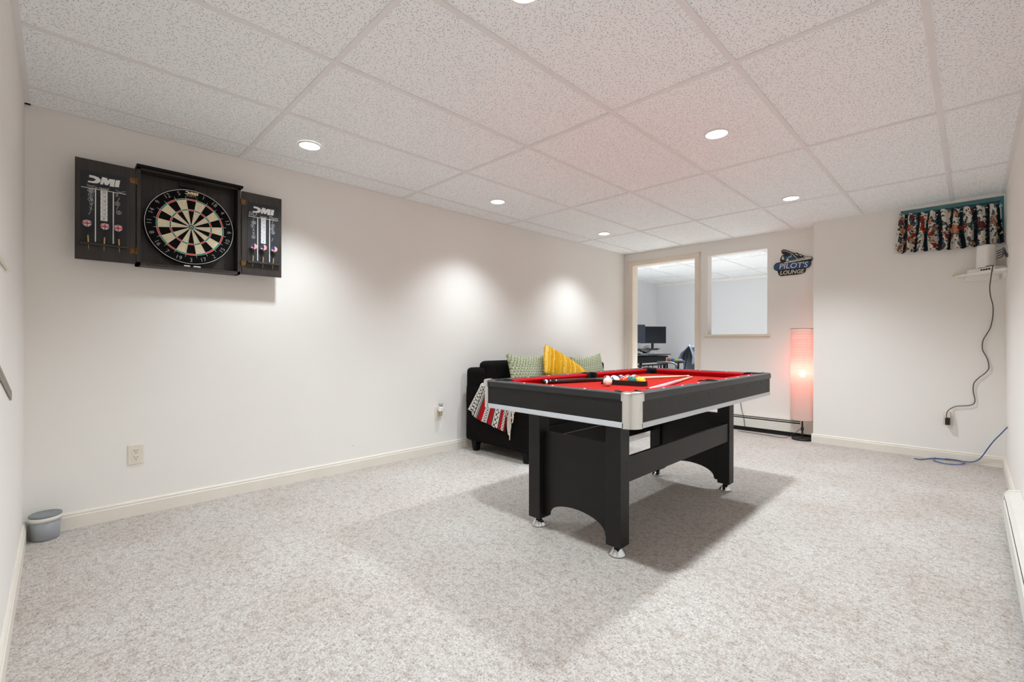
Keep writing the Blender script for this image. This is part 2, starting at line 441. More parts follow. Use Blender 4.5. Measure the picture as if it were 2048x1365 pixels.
# back wall with cased opening and pass-through
DX0, DX1, DZ = -3.276, -2.411, 2.05
WX0, WX1, WZ0, WZ1 = -2.257, -1.599, 1.10, 2.056
mb = MB()
for a in ((X2-0.1, DX0, 0, H+.09), (DX0, DX1, DZ, H+.09), (DX1, WX0, 0, H+.09), (WX0, WX1, 0, WZ0), (WX0, WX1, WZ1, H+.09), (WX1, 0.3, 0, H+.09)):
    x0, x1, z0, z1 = a
    mb.box(x0, x1, YC, YC+0.12, z0, z1)
struct(mb.build('wall_back', WALL))
# furred-out wall with the high basement window
HX0, HX1, HZ0, HZ1 = -0.448, 0.19, 1.86, 2.197
mb = MB()
for a in ((XBUMP, HX0, 0, H+.09), (HX1, XD+.1, 0, H+.09), (HX0, HX1, 0, HZ0), (HX0, HX1, HZ1, H+.09)):
    x0, x1, z0, z1 = a
    mb.box(x0, x1, YC2, YC-0.001, z0, z1)
struct(mb.build('wall_back_right', WALL))
struct(MB().box(X2-0.1, X2, YC+0.12, Y2, 0, H+.09).build('wall_office_left', WALL2))
struct(MB().box(X2-0.1, 0.3, Y2, Y2+0.1, 0, H+.09).build('wall_office_back', WALL2))
struct(MB().box(X2, .2, Y2-.03, Y2, H-.055, H, 0, .004).build('trim_3', WHITE_PL))
struct(MB().box(0.2, 0.3, YC+0.12, Y2, 0, H+.09).build('wall_office_right', WALL2))

# high basement window behind the valance
w = struct(MB().box(HX0, HX1, YC-0.03, YC-0.022, HZ0, HZ1).build('window_1', GLOW))
fr = MB()
for a in ((HX0, HX0+.02, HZ0, HZ1), (HX1-.02, HX1, HZ0, HZ1), (HX0, HX1, HZ0, HZ0+.02)):
    fr.box(a[0], a[1], YC2+0.002, YC-0.02, a[2], a[3], 0)
fr.box(HX0, HX1, YC2+0.004, YC2+0.03, HZ1-0.035, HZ1, 1); fr.box(HX0, HX1, YC2+0.03, YC2+0.06, HZ1-0.06, HZ1-0.03, 1)
fr.box(HX0, HX1, YC2+0.06, YC-.02, HZ1-0.035, HZ1, 0); fr.box(HX0, HX1, YC-0.06, YC-.03, HZ0+.1, HZ0+.125, 0)
fr.build('window_frame', [TEAL, TEAL_D], w)

# baseboards (two-step profile)
def baseboard(name, p0, p1, nrm, h=0.088):
    p0, p1, n = Vector(p0), Vector(p1), Vector(nrm); mb = MB()
    prof = [(0, 0), (0.013, 0), (0.013, h-0.022), (0.010, h-0.018), (0.010, h-0.008), (0.005, h), (0, h)]
    mb.prism(prof, lambda u, v, t: p0+(p1-p0)*t+n*u+Vector((0, 0, v)), 0, 1)
    return struct(mb.build(name, TRIM, weld=True))
baseboard('baseboard_left', (XB, YA, 0), (XB, YC, 0), (1, 0, 0))
baseboard('baseboard_front', (XB+0.013, YA, 0), (XD, YA, 0), (0, 1, 0), 0.095)
baseboard('baseboard_back_right', (XBUMP-0.013, YC2, 0), (XD, YC2, 0), (0, -1, 0))
baseboard('baseboard_right', (XD, YC2-0.013, 0), (XD, 3.80, 0), (-1, 0, 0))
baseboard('baseboard_alcove', (XBUMP, YC2, 0), (XBUMP, YC2+0.05, 0), (-1, 0, 0))

# door casing, jamb, pass-through sill
mb = MB(); cy = YC-0.018
mb.box(DX0-0.082, DX0, cy, YC, 0, DZ+0.07, 0, 0.004); mb.box(DX1, DX1+0.062, cy, YC, 0, DZ+0.07, 0, 0.004)
mb.box(DX0-0.082, DX1+0.062, cy-0.001, YC, DZ, DZ+0.07, 0, 0.004)
for x0, x1 in ((DX0-0.076, DX0-0.06), (DX1+0.044, DX1+0.056)): mb.box(x0, x1, cy-0.006, cy+0.002, 0, DZ+0.064, 0, 0.003)
mb.box(DX0-0.076, DX1+0.056, cy-0.006, cy+0.002, DZ+0.048, DZ+0.064, 0, 0.003)
mb.box(DX0, DX0+0.002, YC-0.01, YC+0.121, 0, DZ); mb.box(DX1-0.002, DX1, YC-0.01, YC+0.121, 0, DZ); mb.box(DX0, DX1, YC-0.01, YC+0.121, DZ-0.002, DZ)
struct(mb.build('trim_1', CASING))
mb = MB(); mb.box(WX0-0.042, WX1+0.036, YC-0.028, YC+0.135, WZ0-0.026, WZ0, 0, 0.005)
mb.box(WX0-0.03, WX1+0.024, YC-0.014, YC, WZ0-0.04, WZ0-0.026, 0, 0.003)
struct(mb.build('trim_2', CASING))

# ================================================================== CEILING LIGHTS
def ceiling_light(x, y, label, cool=False, power=30.0, beam=114):
    t = thing('ceiling_light', (x, y, H), label, 'ceiling light', 'recessed ceiling lights' if not cool else 'recessed lights in the far office')
    MB().lathe([(0.0665, 0.004), (0.0665, -0.002), (0.064, -0.0045), (0.059, -0.004), (0.057, 0.0), (0.057, 0.004)], (x, y, H), 40).build('trim_ring', WHITE_PL, t)
    MB().lathe([(0.0575, -0.001), (0.03, -0.0025), (0.0005, -0.003)], (x, y, H), 40).build('lens', LED2 if cool else LED, t)
    ld = bpy.data.lights.new('downlight', 'SPOT'); ld.energy = power; ld.shadow_soft_size = 0.05
    ld.spot_size = math.radians(beam); ld.spot_blend = 1.0
    ld.color = (0.84, 0.925, 1.0) if cool else (0.87, 0.945, 1.0)
    lo = bpy.data.objects.new('downlight', ld); C.objects.link(lo); lo.parent = t; lo.location = (0, 0, -0.056)
    return t
PW = 150.0
ceiling_light(-2.882, 1.10, 'round recessed light above the dartboard cabinet', power=PW*.68)
ceiling_light(-2.882, 2.69, 'round recessed light near the left wall, between the dartboard and the sofa', power=PW*.68)
ceiling_light(-2.888, 4.32, 'round recessed light near the left wall above the black sofa', power=PW*.68)
ceiling_light(-1.08, 1.13, 'round recessed light cut off by the top edge of the photo', power=PW*1.34, beam=148)
ceiling_light(-1.04, 2.705, 'round recessed light above the right side of the pool table', power=PW*1.34, beam=148)
ceiling_light(-1.063, 4.356, 'round recessed light nearest the flowered window valance', power=PW*1.1, beam=124)
ceiling_light(-3.60, 6.86, 'round recessed light in the office, seen through the doorway', True, 1300, 106)
ceiling_light(-2.358, 6.845, 'round recessed light in the office, seen through the pass-through opening', True, 1300, 106)

# ================================================================== POOL TABLE
TX0, TX1, TY0, TY1 = -1.898, -0.956, 1.653, 3.454
TCX, TCY = (TX0+TX1)/2, (TY0+TY1)/2
ZR, ZP, ZB = 0.797, 0.757, 0.652      # rail top, playfield, underside of trim
pt = thing('pool_table', (TCX, TCY, 0), 'black pool table with red felt and silver corner posts', 'pool table')
NX0, NX1, NY0, NY1 = TX0+0.098, TX1-0.098, TY0+0.105, TY1-0.105   # cushion noses
PR = 0.047
pockets = [(NX0-.012, NY0-.012, 0), (NX1+.012, NY0-.012, 1), (NX1+.012, NY1+.012, 2), (NX0-.012, NY1+.012, 3), (NX0-.024, TCY, 4), (NX1+.024, TCY, 5)]
# playfield: slab whose outline is bitten by the pockets
def arc(cx, cy, r, a0, a1, n=10): return [(cx+r*math.cos(a0+(a1-a0)*i/n), cy+r*math.sin(a0+(a1-a0)*i/n)) for i in range(n+1)]
ex = 0.03; bx0, bx1, by0, by1 = NX0-ex, NX1+ex, NY0-ex, NY1+ex
def corner_arc(px, py, sx, sy):
    # from the edge along x to the edge along y around the pocket, concave
    a = math.acos(max(-1, min(1, (abs(px-(bx0 if sx < 0 else bx1)))/PR))); pts = []
    ang0 = math.atan2(0, 0)
    return a
poly = []
def bite(px, py, start, end, n=12):
    a0, a1 = math.atan2(start[1]-py, start[0]-px), math.atan2(end[1]-py, end[0]-px)
    while a1 > a0: a1 -= 2*PI
    return arc(px, py, PR, a0, a1, n)
def on_x(px, py, y, s): return (px+s*math.sqrt(PR**2-(y-py)**2), y)
def on_y(px, py, x, s): return (x, py+s*math.sqrt(PR**2-(x-px)**2))
p = pockets
poly += bite(p[0][0], p[0][1], on_y(p[0][0], p[0][1], bx0, 1), on_x(p[0][0], p[0][1], by0, 1))
poly += bite(p[1][0], p[1][1], on_x(p[1][0], p[1][1], by0, -1), on_y(p[1][0], p[1][1], bx1, 1))
poly += bite(p[5][0], p[5][1], on_y(p[5][0], p[5][1], bx1, -1), on_y(p[5][0], p[5][1], bx1, 1))
poly += bite(p[2][0], p[2][1], on_y(p[2][0], p[2][1], bx1, -1), on_x(p[2][0], p[2][1], by1, -1))
poly += bite(p[3][0], p[3][1], on_x(p[3][0], p[3][1], by1, 1), on_y(p[3][0], p[3][1], bx0, -1))
poly += bite(p[4][0], p[4][1], on_y(p[4][0], p[4][1], bx0, 1), on_y(p[4][0], p[4][1], bx0, -1))
V3 = lambda u, v, w: Vector((u, v, w))
MB().prism(poly, V3, ZP-0.02, ZP).build('playfield', FELT, pt)
MB().box(TX0+.03, TX1-.03, TY0+.03, TY1-.03, ZB+0.006, ZB+0.018).build('underside_board', VINYL_PLAIN, pt)
# rails with diamond sights
RW = 0.056
def sight(mb, x, y): mb.lathe([(0.0058, 0.0), (0.005, 0.0012), (0.0003, 0.0016)], (x, y, ZR), 12, 1)
SP = 0.19
def rail(pts_sights, box, sx=0):
    mb = MB(); x0, x1, y0, y1 = box
    if sx:
        r = RC+lip; xo = x1 if sx > 0 else x0; xi = x0 if sx > 0 else x1; K = 8
        poly = [(xi, y0)]+[(xo-sx*r+sx*r*math.sin(PI/2*i/K), y0+r-r*math.cos(PI/2*i/K)) for i in range(K+1)]
        poly += [(xo-sx*r+sx*r*math.cos(PI/2*i/K), y1-r+r*math.sin(PI/2*i/K)) for i in range(K+1)]+[(xi, y1)]
        if sx < 0: poly = poly[::-1]
        inner = lambda q, e: tuple(q[k]+e*(1 if q[k] < (xi+xo)/2 else -1) if k == 0 else q[1]+e*(1 if q[1] < TCY else -1) for k in (0, 1))
        e = 0.006; n = len(poly); rings = [[(u, v, ZR-.03) for u, v in poly], [(u, v, ZR-e) for u, v in poly]]
        for t_ in (.5, 1.0):
            off = e*(1-math.cos(t_*PI/2)); rings.append([(*inner(q, off), ZR-e+e*math.sin(t_*PI/2)) for q in poly])
        vs = [p_ for rg in rings for p_ in rg]
        fs = [(k*n+i, k*n+(i+1) % n, (k+1)*n+(i+1) % n, (k+1)*n+i) for k in range(3) for i in range(n)]
        mb.add(vs, fs, 0, None, True); mb.add(vs[:n], [tuple(range(n-1, -1, -1))]); mb.add(vs[3*n:], [tuple(range(n))])
    else: mb.box(*box, ZR-0.03, ZR, 0, 0.006, 3)
    for x, y in pts_sights: sight(mb, x, y)
    o = mb.build('rail', [RAIL, WHITE_PL], pt)
    md = o.modifiers.new('edges', 'EDGE_SPLIT'); md.split_angle = math.radians(50)
lip = 0.006; RC = 0.053
for sx, x0, x1 in ((-1, TX0-lip, TX0+RW), (1, TX1-RW, TX1+lip)):
    xs = TX0+0.042 if sx < 0 else TX1-0.042
    rail([(xs, TCY+SP*k) for k in (-3, -2, -1, 1, 2, 3)], (x0, x1, TY0-lip, TY1+lip), sx)
for sy, y0, y1 in ((-1, TY0-lip, TY0+RW+.006), (1, TY1-RW-.006, TY1+lip)):
    ys = TY0+0.045 if sy < 0 else TY1-0.045
    rail([(TCX+SP*k, ys) for k in (-1, 0, 1)], (TX0+RW+.001, TX1-RW-.001, y0, y1))
# cushions: wedge profile with angled ends
def cushion(a, b, outx, outy):
    # a,b nose end points; (outx,outy) points from nose to rail
    a, b, o = Vector((a[0], a[1], 0)), Vector((b[0], b[1], 0)), Vector((outx, outy, 0)); d = (b-a).normalized(); mb = MB(); W = 0.046
    prof = [(0.0, ZR-0.011), (0.004, ZR-0.003), (W, ZR-0.001), (W, ZP), (0.02, ZP)]
    def pt_(t, u, z):
        k = u/W*0.006
        return (a-d*k if t == 0 else b+d*k)+o*u+Vector((0, 0, z))
    n = len(prof); vs = [pt_(0, u, z) for u, z in prof]+[pt_(1, u, z) for u, z in prof]
    mb.add(vs, [(i, (i+1) % n, n+(i+1) % n, n+i) for i in range(n)]+[tuple(range(n-1, -1, -1)), tuple(range(n, 2*n))])
    mb.build('cushion', CUSHION, pt, weld=True)
g = 0.052; gm = 0.05
cushion((NX0+g, NY0), (NX1-g, NY0), 0, -1); cushion((NX0+g, NY1), (NX1-g, NY1), 0, 1)
for x, o in ((NX0, -1), (NX1, 1)):
    cushion((x, NY0+g), (x, TCY-gm), o, 0); cushion((x, TCY+gm), (x, NY1-g), o, 0)
# pockets: black cups with a raised collar and jaws
for px, py, k in pockets:
    mb = MB(); face = math.atan2(TCY-py, TCX-px) if k < 4 else (0 if k == 4 else PI)
    if k < 4: face = math.atan2(1 if py < TCY else -1, 1 if px < TCX else -1)
    half = math.radians(58 if k < 4 else 72); n = 22
    ring = [face+half+(2*PI-2*half)*i/n for i in range(n+1)]
    r0, r1 = PR-0.004, PR+0.006; z0, z1 = ZP-0.075, ZR+0.004
    vs = []
    for a in ring:
        for r, z in ((r0, z0), (r0, z1), (r1, z1), (r1, z0)): vs.append((px+r*math.cos(a), py+r*math.sin(a), z))
    fs = []
    for i in range(n):
        for j in range(4): fs.append((i*4+j, i*4+(j+1) % 4, (i+1)*4+(j+1) % 4, (i+1)*4+j))
    fs += [(0, 1, 2, 3), (n*4+3, n*4+2, n*4+1, n*4)]
    mb.add(vs, fs)
    mb.lathe([(PR-0.004, ZP-0.002), (PR-0.006, ZP-0.06), (PR-0.015, ZP-0.075), (0.0005, ZP-0.078)], (px, py, 0), 26)
    for sgn in (1, -1):   # jaws lining the cushion ends
        a = face+half*sgn; q = Vector((px+PR*math.cos(a), py+PR*math.sin(a), 0)); dd = Vector((math.cos(face), math.sin(face), 0))
        ln = 0.014
        e = q+dd*ln+Vector((math.cos(a), math.sin(a), 0))*0.004; w_ = Vector((-dd.y, dd.x, 0))*0.005
        mb.add([q-w_+Vector((0, 0, ZP)), q+w_+Vector((0, 0, ZP)), e+w_+Vector((0, 0, ZP)), e-w_+Vector((0, 0, ZP)),
                q-w_+Vector((0, 0, z1)), q+w_+Vector((0, 0, z1)), e+w_+Vector((0, 0, ZR)), e-w_+Vector((0, 0, ZR))],
               [(0, 3, 2, 1), (4, 5, 6, 7), (0, 1, 5, 4), (1, 2, 6, 5), (2, 3, 7, 6), (3, 0, 4, 7)])
    mb.build('pocket', PLASTIC_BLACK, pt)
# aprons with bolts, silver strips
def bolt(mb, c, nrm, r=0.0045, mi=1):
    c, n = Vector(c), Vector(nrm); mb.cyl(c, c+n*0.0016, r, r*0.8, 10, mi)
zt = ZB+0.024; TH = 0.018
for y, n in ((TY0, -1), (TY1, 1)):
    y0, y1 = (y, y+TH) if n < 0 else (y-TH, y)
    mb = MB(); mb.box(TX0+.05, TX1-.05, y0, y1, zt, ZR-0.02)
    for k in (-.27, 0, .27): bolt(mb, (TCX+k, y, ZR-0.052), (0, n, 0), .0058)
    mb.build('apron', [VINYL, RUBBER], pt)
    MB().box(TX0+.05, TX1-.05, min(y, y+n*.003), max(y-n*.015, y+n*.003) if n > 0 else y+.015, ZB, zt, 0, .002).build('trim_strip', SILVER, pt)
for x, n in ((TX0, -1), (TX1, 1)):
    x0, x1 = (x, x+TH) if n < 0 else (x-TH, x)
    mb = MB(); mb.box(x0, x1, TY0+.05, TY1-.05, zt, ZR-0.02)
    for k in (-.68, -.42, -.16, .16, .42, .68): bolt(mb, (x, TCY+k, ZR-0.052), (n, 0, 0), .0058)
    mb.build('apron', [VINYL, RUBBER], pt)
    MB().box(x-.003 if n < 0 else x-.015, x+.015 if n < 0 else x+.003, TY0+.05, TY1-.05, ZB, zt, 0, .002).build('trim_strip', SILVER, pt)
# corner posts + caps
RC = 0.053
for cx, cy, sx, sy in ((TX0, TY0, -1, -1), (TX1, TY0, 1, -1), (TX1, TY1, 1, 1), (TX0, TY1, -1, 1)):
    ccx, ccy = cx-sx*RC, cy-sy*RC
    a0 = math.atan2(0, sx); a1 = math.atan2(sy, 0)
    d = a1-a0
    while d > PI: d -= 2*PI
    while d < -PI: d += 2*PI
    def sweep(ro, ri, za, zb, ext, name, mat, par, bevz=0.0):
        mb = MB(); n = 12; st = []
        pth = [(ccx+sx*1.0*0, 0)]
        outer = []
        A = [a0+d*i/n for i in range(n+1)]
        P0 = (sx, 0); P1 = (0, sy)
        def at(r): return [(ccx+r*sx, ccy-sy*ext)]+[(ccx+r*math.cos(a), ccy+r*math.sin(a)) for a in A]+[(ccx-sx*ext, ccy+r*sy)]
        rings = []
        prof = [(ri, za), (ro, za), (ro, zb-bevz), (ro-bevz*0.35, zb-bevz*0.3), (ro-bevz, zb), (ri, zb)] if bevz else [(ri, za), (ro, za), (ro, zb), (ri, zb)]
        vs = []
        m = len(A)+2
        for r, z in prof:
            vs += [(x, y, z) for x, y in at(r)]
        fs = []
        k = len(prof)
        for j in range(k):
            for i in range(m-1):
                fs.append((j*m+i, j*m+i+1, ((j+1) % k)*m+i+1, ((j+1) % k)*m+i))
        fs.append(tuple(j*m for j in range(k))); fs.append(tuple(j*m+m-1 for j in range(k-1, -1, -1)))
        mb.add(vs, fs, 0, None, True)
        o = mb.build(name, mat, par, weld=True)
        md = o.modifiers.new('edges', 'EDGE_SPLIT'); md.split_angle = math.radians(40)
        return o
    post = sweep(RC+0.003, RC-0.006, ZB-0.001, ZR-0.027, 0.004, 'corner_post', CHROME, pt)
    sweep(RC+0.0095, RC-0.030, ZR-0.031, ZR+0.006, 0.006, 'corner_cap', CHROME, post, 0.009)
# legs
LX0, LX1, LY0, LY1, LW = -1.716, -1.138, 1.840, 3.270, 0.080
for x0, sx in ((LX0, 1), (LX1-LW, -1)):
    for y0, sy in ((LY0, 1), (LY1-LW, -1)):
        x1, y1 = x0+LW, y0+LW; mb = MB(); mb.box(x0, x1, y0, y1, 0.05, ZB+0.012, 0, 0.003)
        fy, ny = (y0, -1) if sy > 0 else (y1, 1); fx, nx = (x0, -1) if sx > 0 else (x1, 1)
        xi = x1-.018 if sx > 0 else x0+.018
        for z in (.50, .105): bolt(mb, (xi, fy, z), (0, ny, 0), .005)
        yi = y1-.018 if sy > 0 else y0+.018
        for z in (.435, .37): bolt(mb, (fx, yi, z), (nx, 0, 0), .005)
        leg = mb.build('leg', [VINYL_PLAIN, RUBBER], pt)
        c = ((x0+x1)/2, (y0+y1)/2, 0)
        m2 = MB(); m2.lathe([(0.0005, .001), (.038, .001), (.041, .004), (.0405, .008), (.018, .037), (.015, .040)], c, 30, 0)
        m2.lathe([(.016, .034), (.016, .051)], c, 16, 1)
        m2.build('leveler_foot', [POLISHED, PLASTIC_BLACK], leg)
# end panels with an arched foot, stretchers
for y0 in (LY0+.042, LY1-.042-.016):
    xa, xb = LX0+LW-.012, LX1-LW+.012; mid, n = (xa+xb)/2, 20; pb = .064
    poly = [(xa, .522), (xa, pb), (xa+.034, pb)]
    a_ = (xb-xa)/2-.042; hh = .078
    poly += [(mid-a_*math.cos(PI*i/n), pb+.008+hh*math.sin(PI*i/n)**.9) for i in range(n+1)]
    poly += [(xb-.034, pb), (xb, pb), (xb, .522)]
    MB().prism(poly, lambda u, v, w: Vector((u, w, v)), y0, y0+.016).build('end_panel', VINYL_PLAIN, pt)
for x0 in (LX0+.008, LX1-.008-.016):
    MB().box(x0, x0+.016, LY0+LW-.004, LY1-LW+.004, .342, .464, 0, .002).build('stretcher', VINYL, pt)

# ------------------------------------------------------------------ balls, rack, cues
BR = 0.0257
WHITEB = S(238, 228, 212)
def ball(c, col, label, stripe=False, rot=None, dots=False, group='racked pool balls'):
    rot = rot or Matrix.Rotation(R.uniform(0, 6), 3, 'Z') @ Matrix.Rotation(R.uniform(.9, 2.2), 3, 'X') @ Matrix.Rotation(R.uniform(0, 6), 3, 'Z')
    dts = [Vector(v).normalized() for v in ((1, 0, 0), (-1, 0, 0), (0, 1, 0), (0, -1, 0), (0, 0, 1), (0, 0, -1))]
    def cf(q):
        if dots:
            return S(206, 60, 40) if max(q.dot(d_) for d_ in dts) > 0.985 else WHITEB
        if abs(q.x) > 0.93: return S(240, 236, 226)
        if stripe: return col if abs(q.z) < 0.52 else WHITEB
        return col
    mb = MB().sphere(c, BR, 44, 26, 0, cf, rot)
    o = mb.build('cue_ball' if dots else 'pool_ball', BALL, None, (c[0], c[1], c[2]-BR))
    return tag(o, label, 'pool ball', group if not dots else None)
RL, RRt = Vector((-1.55, 2.29, 0)), Vector((-1.299, 2.337, 0))
rd = (RRt-RL).normalized(); rn = Vector((-rd.y, rd.x, 0))
rc = (RL+RRt)/2+rn*(0.008+BR+.001)
rows = {}
names = [
 # row 0 (front, nearest the camera) left to right
 [('dark red', S(150, 24, 34), False), ('blue-striped', S(22, 60, 160), True), ('orange', S(226, 74, 30), False), ('dark green', S(14, 104, 92), False), ('yellow', S(244, 190, 16), False)],
 [('red-striped', S(200, 34, 36), True), ('blue', S(20, 50, 140), False), ('purple', S(70, 34, 100), False), ('yellow-striped', S(240, 186, 24), True)],
 [('black', S(14, 14, 14), False), ('green-striped', S(18, 110, 84), True), ('red', S(206, 30, 34), False)],
 [('orange-striped', S(226, 90, 30), True), ('purple-striped', S(74, 38, 104), True)],
 [('maroon-striped', S(120, 26, 36), True)]]
rowtxt = ['in the front row of the black rack', 'in the second row of the black rack', 'in the third row of the black rack', 'in the fourth row of the black rack', 'at the far tip of the black rack']
DB = 2*BR+0.0003
for i, row in enumerate(names):
    n = len(row)
    for j, (nm, col, st) in enumerate(row):
        q = rc+rd*((j-(n-1)/2)*DB)+rn*(i*DB*math.sqrt(3)/2)
        rot = None
        if nm == 'blue-striped': rot = Matrix.Rotation(1.2, 3, 'Z') @ Matrix.Rotation(0.75, 3, 'X')
        ball((q.x, q.y, ZP+BR), col, '%s %s pool ball %s' % (nm, 'white' if st else 'solid', rowtxt[i]), st, rot)
cb = atZ(1215.3, 764, ZP+BR)
ball((cb.x, cb.y, ZP+BR), WHITEB, 'white cue ball with red dots in front of the black ball rack', dots=True)
# triangle rack
mid = rc+rn*(4*DB*math.sqrt(3)/2/3)
def tri(off):
    # rounded triangle outline offset from ball hull
    cs = [rc-rd*2*DB, rc+rd*2*DB, rc+rn*(4*DB*math.sqrt(3)/2)]; out = []
    base = [(-150, -90), (-90+0, 30), (30, 150)]
    ang0 = math.degrees(math.atan2(rd.y, rd.x))
    for c_, (a, b) in zip(cs, ((150, 270), (270, 390), (30, 150))):
        for k in range(7):
            t_ = math.radians(ang0+a+(b-a)*k/6); out.append((c_.x+off*math.cos(t_), c_.y+off*math.sin(t_)))
    return out
o_, i_ = tri(BR+0.010), tri(BR+0.0012); n = len(o_); mb = MB(); z0, z1 = ZP+.0005, ZP+.0285
vs = [(x, y, z) for z in (z0, z1) for ring in (o_, i_) for x, y in ring]
fs = []
for k in range(n):
    k2 = (k+1) % n
    fs += [(k, k2, 2*n+k2, 2*n+k), (n+k2, n+k, 3*n+k, 3*n+k2), (2*n+k, 2*n+k2, 3*n+k2, 3*n+k), (k2, k, n+k, n+k2)]
mb.add(vs, fs)
tag(mb.build('ball_rack', PLASTIC_BLACK, None, (mid.x, mid.y, ZP)), 'black plastic triangle rack holding the pool balls on red felt', 'ball rack')
# cues
def cue(name, butt, tip, label, wood_from, band=None):
    b, t_ = Vector(butt), Vector(tip); L = (t_-b).length; root = thing(name, butt, label, 'pool cue')
    root.rotation_euler = Vector((0, 0, 1)).rotation_difference((t_-b).normalized()).to_euler()
    ORG[root.name] = (0, 0, 0)
    rr = lambda s_: 0.0138-(0.0138-0.0062)*s_
    def seg(nm, s0, s1, m, grow=0.0, k=6):
        MB().lathe([(0.0003, L*s0)]+[(rr(s0+(s1-s0)*i/k)+grow, L*(s0+(s1-s0)*i/k)) for i in range(k+1)]+[(0.0003, L*s1)], (0, 0, 0), 20).build(nm, m, root)
    seg('bumper', 0.0, 0.010, RUBBER); seg('ring', 0.010, 0.020, CUE_BLACK if band else WHITE_PL, 0.0004); seg('butt', 0.020, wood_from-.10, LILAC if band else CUE_BLACK)
    seg('wrap', wood_from-.10, wood_from, LILAC if band else CUE_BLACK, 0.0002)
    seg('shaft', wood_from, 0.982, MAPLE); seg('ferrule', .982, .992, WHITE_PL, .0001); seg('tip', .992, 1.0, CUE_TIP)
    return root
t1 = atZ(1378, 752.5, ZP+.0065); b1 = atZ(1086, 764.6, ZP+.0145)
cue('cue_stick', (b1.x, b1.y, ZP+.0147), (t1.x, t1.y, ZP+.0066), 'pool cue with black butt lying behind the racked balls', 0.46)
t2 = atZ(1383, 754.6, ZP+.0065)
b2 = Vector((t2.x+.272, t2.y-1.12, 0))
cue('cue_stick', (b2.x, b2.y, ZP+.0147), (t2.x, t2.y, ZP+.0066), 'pool cue with pale shaft lying beside the right rail', 0.62, True)

# ================================================================== LOVESEAT, CUSHIONS, THROW
sy0, sy1, sx0, sx1 = 2.70, 4.72, -3.335, -2.50
sofa = thing('loveseat', ((sx0+sx1)/2, (sy0+sy1)/2, 0), 'black fabric loveseat against the left wall, behind the pool table', 'sofa')
MB().soft(sx0+.01, sx1+.005, sy0+.03, sy1-.03, .095, .30, .02, n=2).build('frame', BLACK_FAB, sofa)
for y in (sy0, sy1-.17): MB().soft(sx0, sx1, y, y+.17, .09, .618, .045, n=3, amp=.006, seed=y).build('arm', BLACK_FAB, sofa)
MB().soft(sx0, sx0+.20, sy0, sy1, .55, .768, .05, n=4, amp=.008, seed=3).build('backrest', BLACK_FAB, sofa)
ym = (sy0+sy1)/2
for y0, y1 in ((sy0+.175, ym-.004), (ym+.004, sy1-.175)):
    MB().soft(sx0+.22, sx1+.01, y0, y1, .29, .38, .04, n=3, amp=.006, seed=y0).build('seat_cushion', BLACK_FAB, sofa)
for y0, y1 in ((sy0+.07, ym-.01), (ym+.01, sy1-.09)):
    MB().soft(sx0+.09, sx0+.225, y0, y1, .38, .828 if y0 < 3 else .80, .065, n=4, amp=.012, seed=y0*3).build('back_cushion', BLACK_FAB, sofa)
for x in (sx0+.10, sx1-.085):
    for y in (sy0+.055, sy1-.055):
        mb = MB(); a, b = .034, .022
        vs = [(x+sx*(b if z == 0 else a), y+sy*(b if z == 0 else a), z) for z in (0, .10) for sx, sy in ((-1, -1), (1, -1), (1, 1), (-1, 1))]
        mb.add(vs, [(3, 2, 1, 0), (4, 5, 6, 7), (0, 1, 5, 4), (1, 2, 6, 5), (2, 3, 7, 6), (3, 0, 4, 7)]); mb.build('leg', BLACK_WOOD, sofa)

def frame_mat(right, up):
    r = Vector(right).normalized(); u = Vector(up); u = (u-r*u.dot(r)).normalized(); return r, u, r.cross(u)
def cushion_pillow(name, c, right, up, w, h, t, colfn, label, group=None, pinch=.09, fringe=None):
    c = Vector(c); r, u, n = frame_mat(right, up); N = 70
    def prof(a, b): return (max(0.0, (1-a*a)*(1-b*b)))**0.42
    def P(a, b, s):
        x = a*w/2*(1-pinch*(1-b*b)); y = b*h/2*(1-pinch*(1-a*a))
        wr = 1+0.05*mnoise.noise(Vector((a*2.2, b*2.2, s*3.0+w)))
        return c+r*x+u*y+n*(s*t/2*prof(a, b)*wr)
    mb = MB()
    mb.grid(N, N, lambda p_, q: P(p_*2-1, q*2-1, 1), 0, lambda p_, q: colfn(p_, q))
    mb.grid(N, N, lambda p_, q: P(1-p_*2, q*2-1, -1), 0, lambda p_, q: colfn(1-p_, q))
    root = mb.build(name, CLOTH, None, c-u*h/2, weld=True) if not fringe else None
    if fringe:
        low = min((P(a, b, 0) for a in (-1, 1) for b in (-1, 1)), key=lambda v: v.z)
        root = thing(name, low, label, 'cushion'); mb.build('cover', CLOTH, root, weld=True)
        fb = MB(); K = 34
        for e in range(4):
            for i in range(K):
                a = -1+2*(i+.5)/K
                q = [(a, 1), (1, a), (a, -1), (-1, a)][e]; p0 = P(q[0], q[1], 0); out = ((p0-c)-n*(p0-c).dot(n))
                d_ = [(u), (r), (-u), (-r)][e]*0.016+r*R.uniform(-.006, .006)+n*R.uniform(-.01, .01)
                fb.tube([p0-d_*.1, p0+d_*.6, p0+d_+Vector((0, 0, -.004))], .0028, 5, rad=[.0032, .0028, .0012])
        fb.build('fringe', fringe, root)
        return root
    return tag(root, label, 'cushion', group)
GR_A, GR_B, GR_C = S(182, 184, 160), S(118, 130, 92), S(200, 200, 182)
def green_pat(u, v):
    row = int(v*17); fv = v*17-row; fu = (u*15+(0.5 if row % 2 else 0)) % 1.0
    lean = fu-0.25-0.45*fv
    if abs(lean) < 0.16 and .12 < fv < .9: return GR_B
    if abs(fu-0.95+0.35*fv) < 0.08: return GR_B
    if fv < .1: return GR_C
    return GR_A
cushion_pillow('throw_pillow', (-2.965, 3.19, .66), (.03, 1, -.05), (-.26, .12, 1), .54, .48, .14, green_pat, 'pale green patterned throw pillow nearest the sofa arm, left of the yellow one', None, .13)
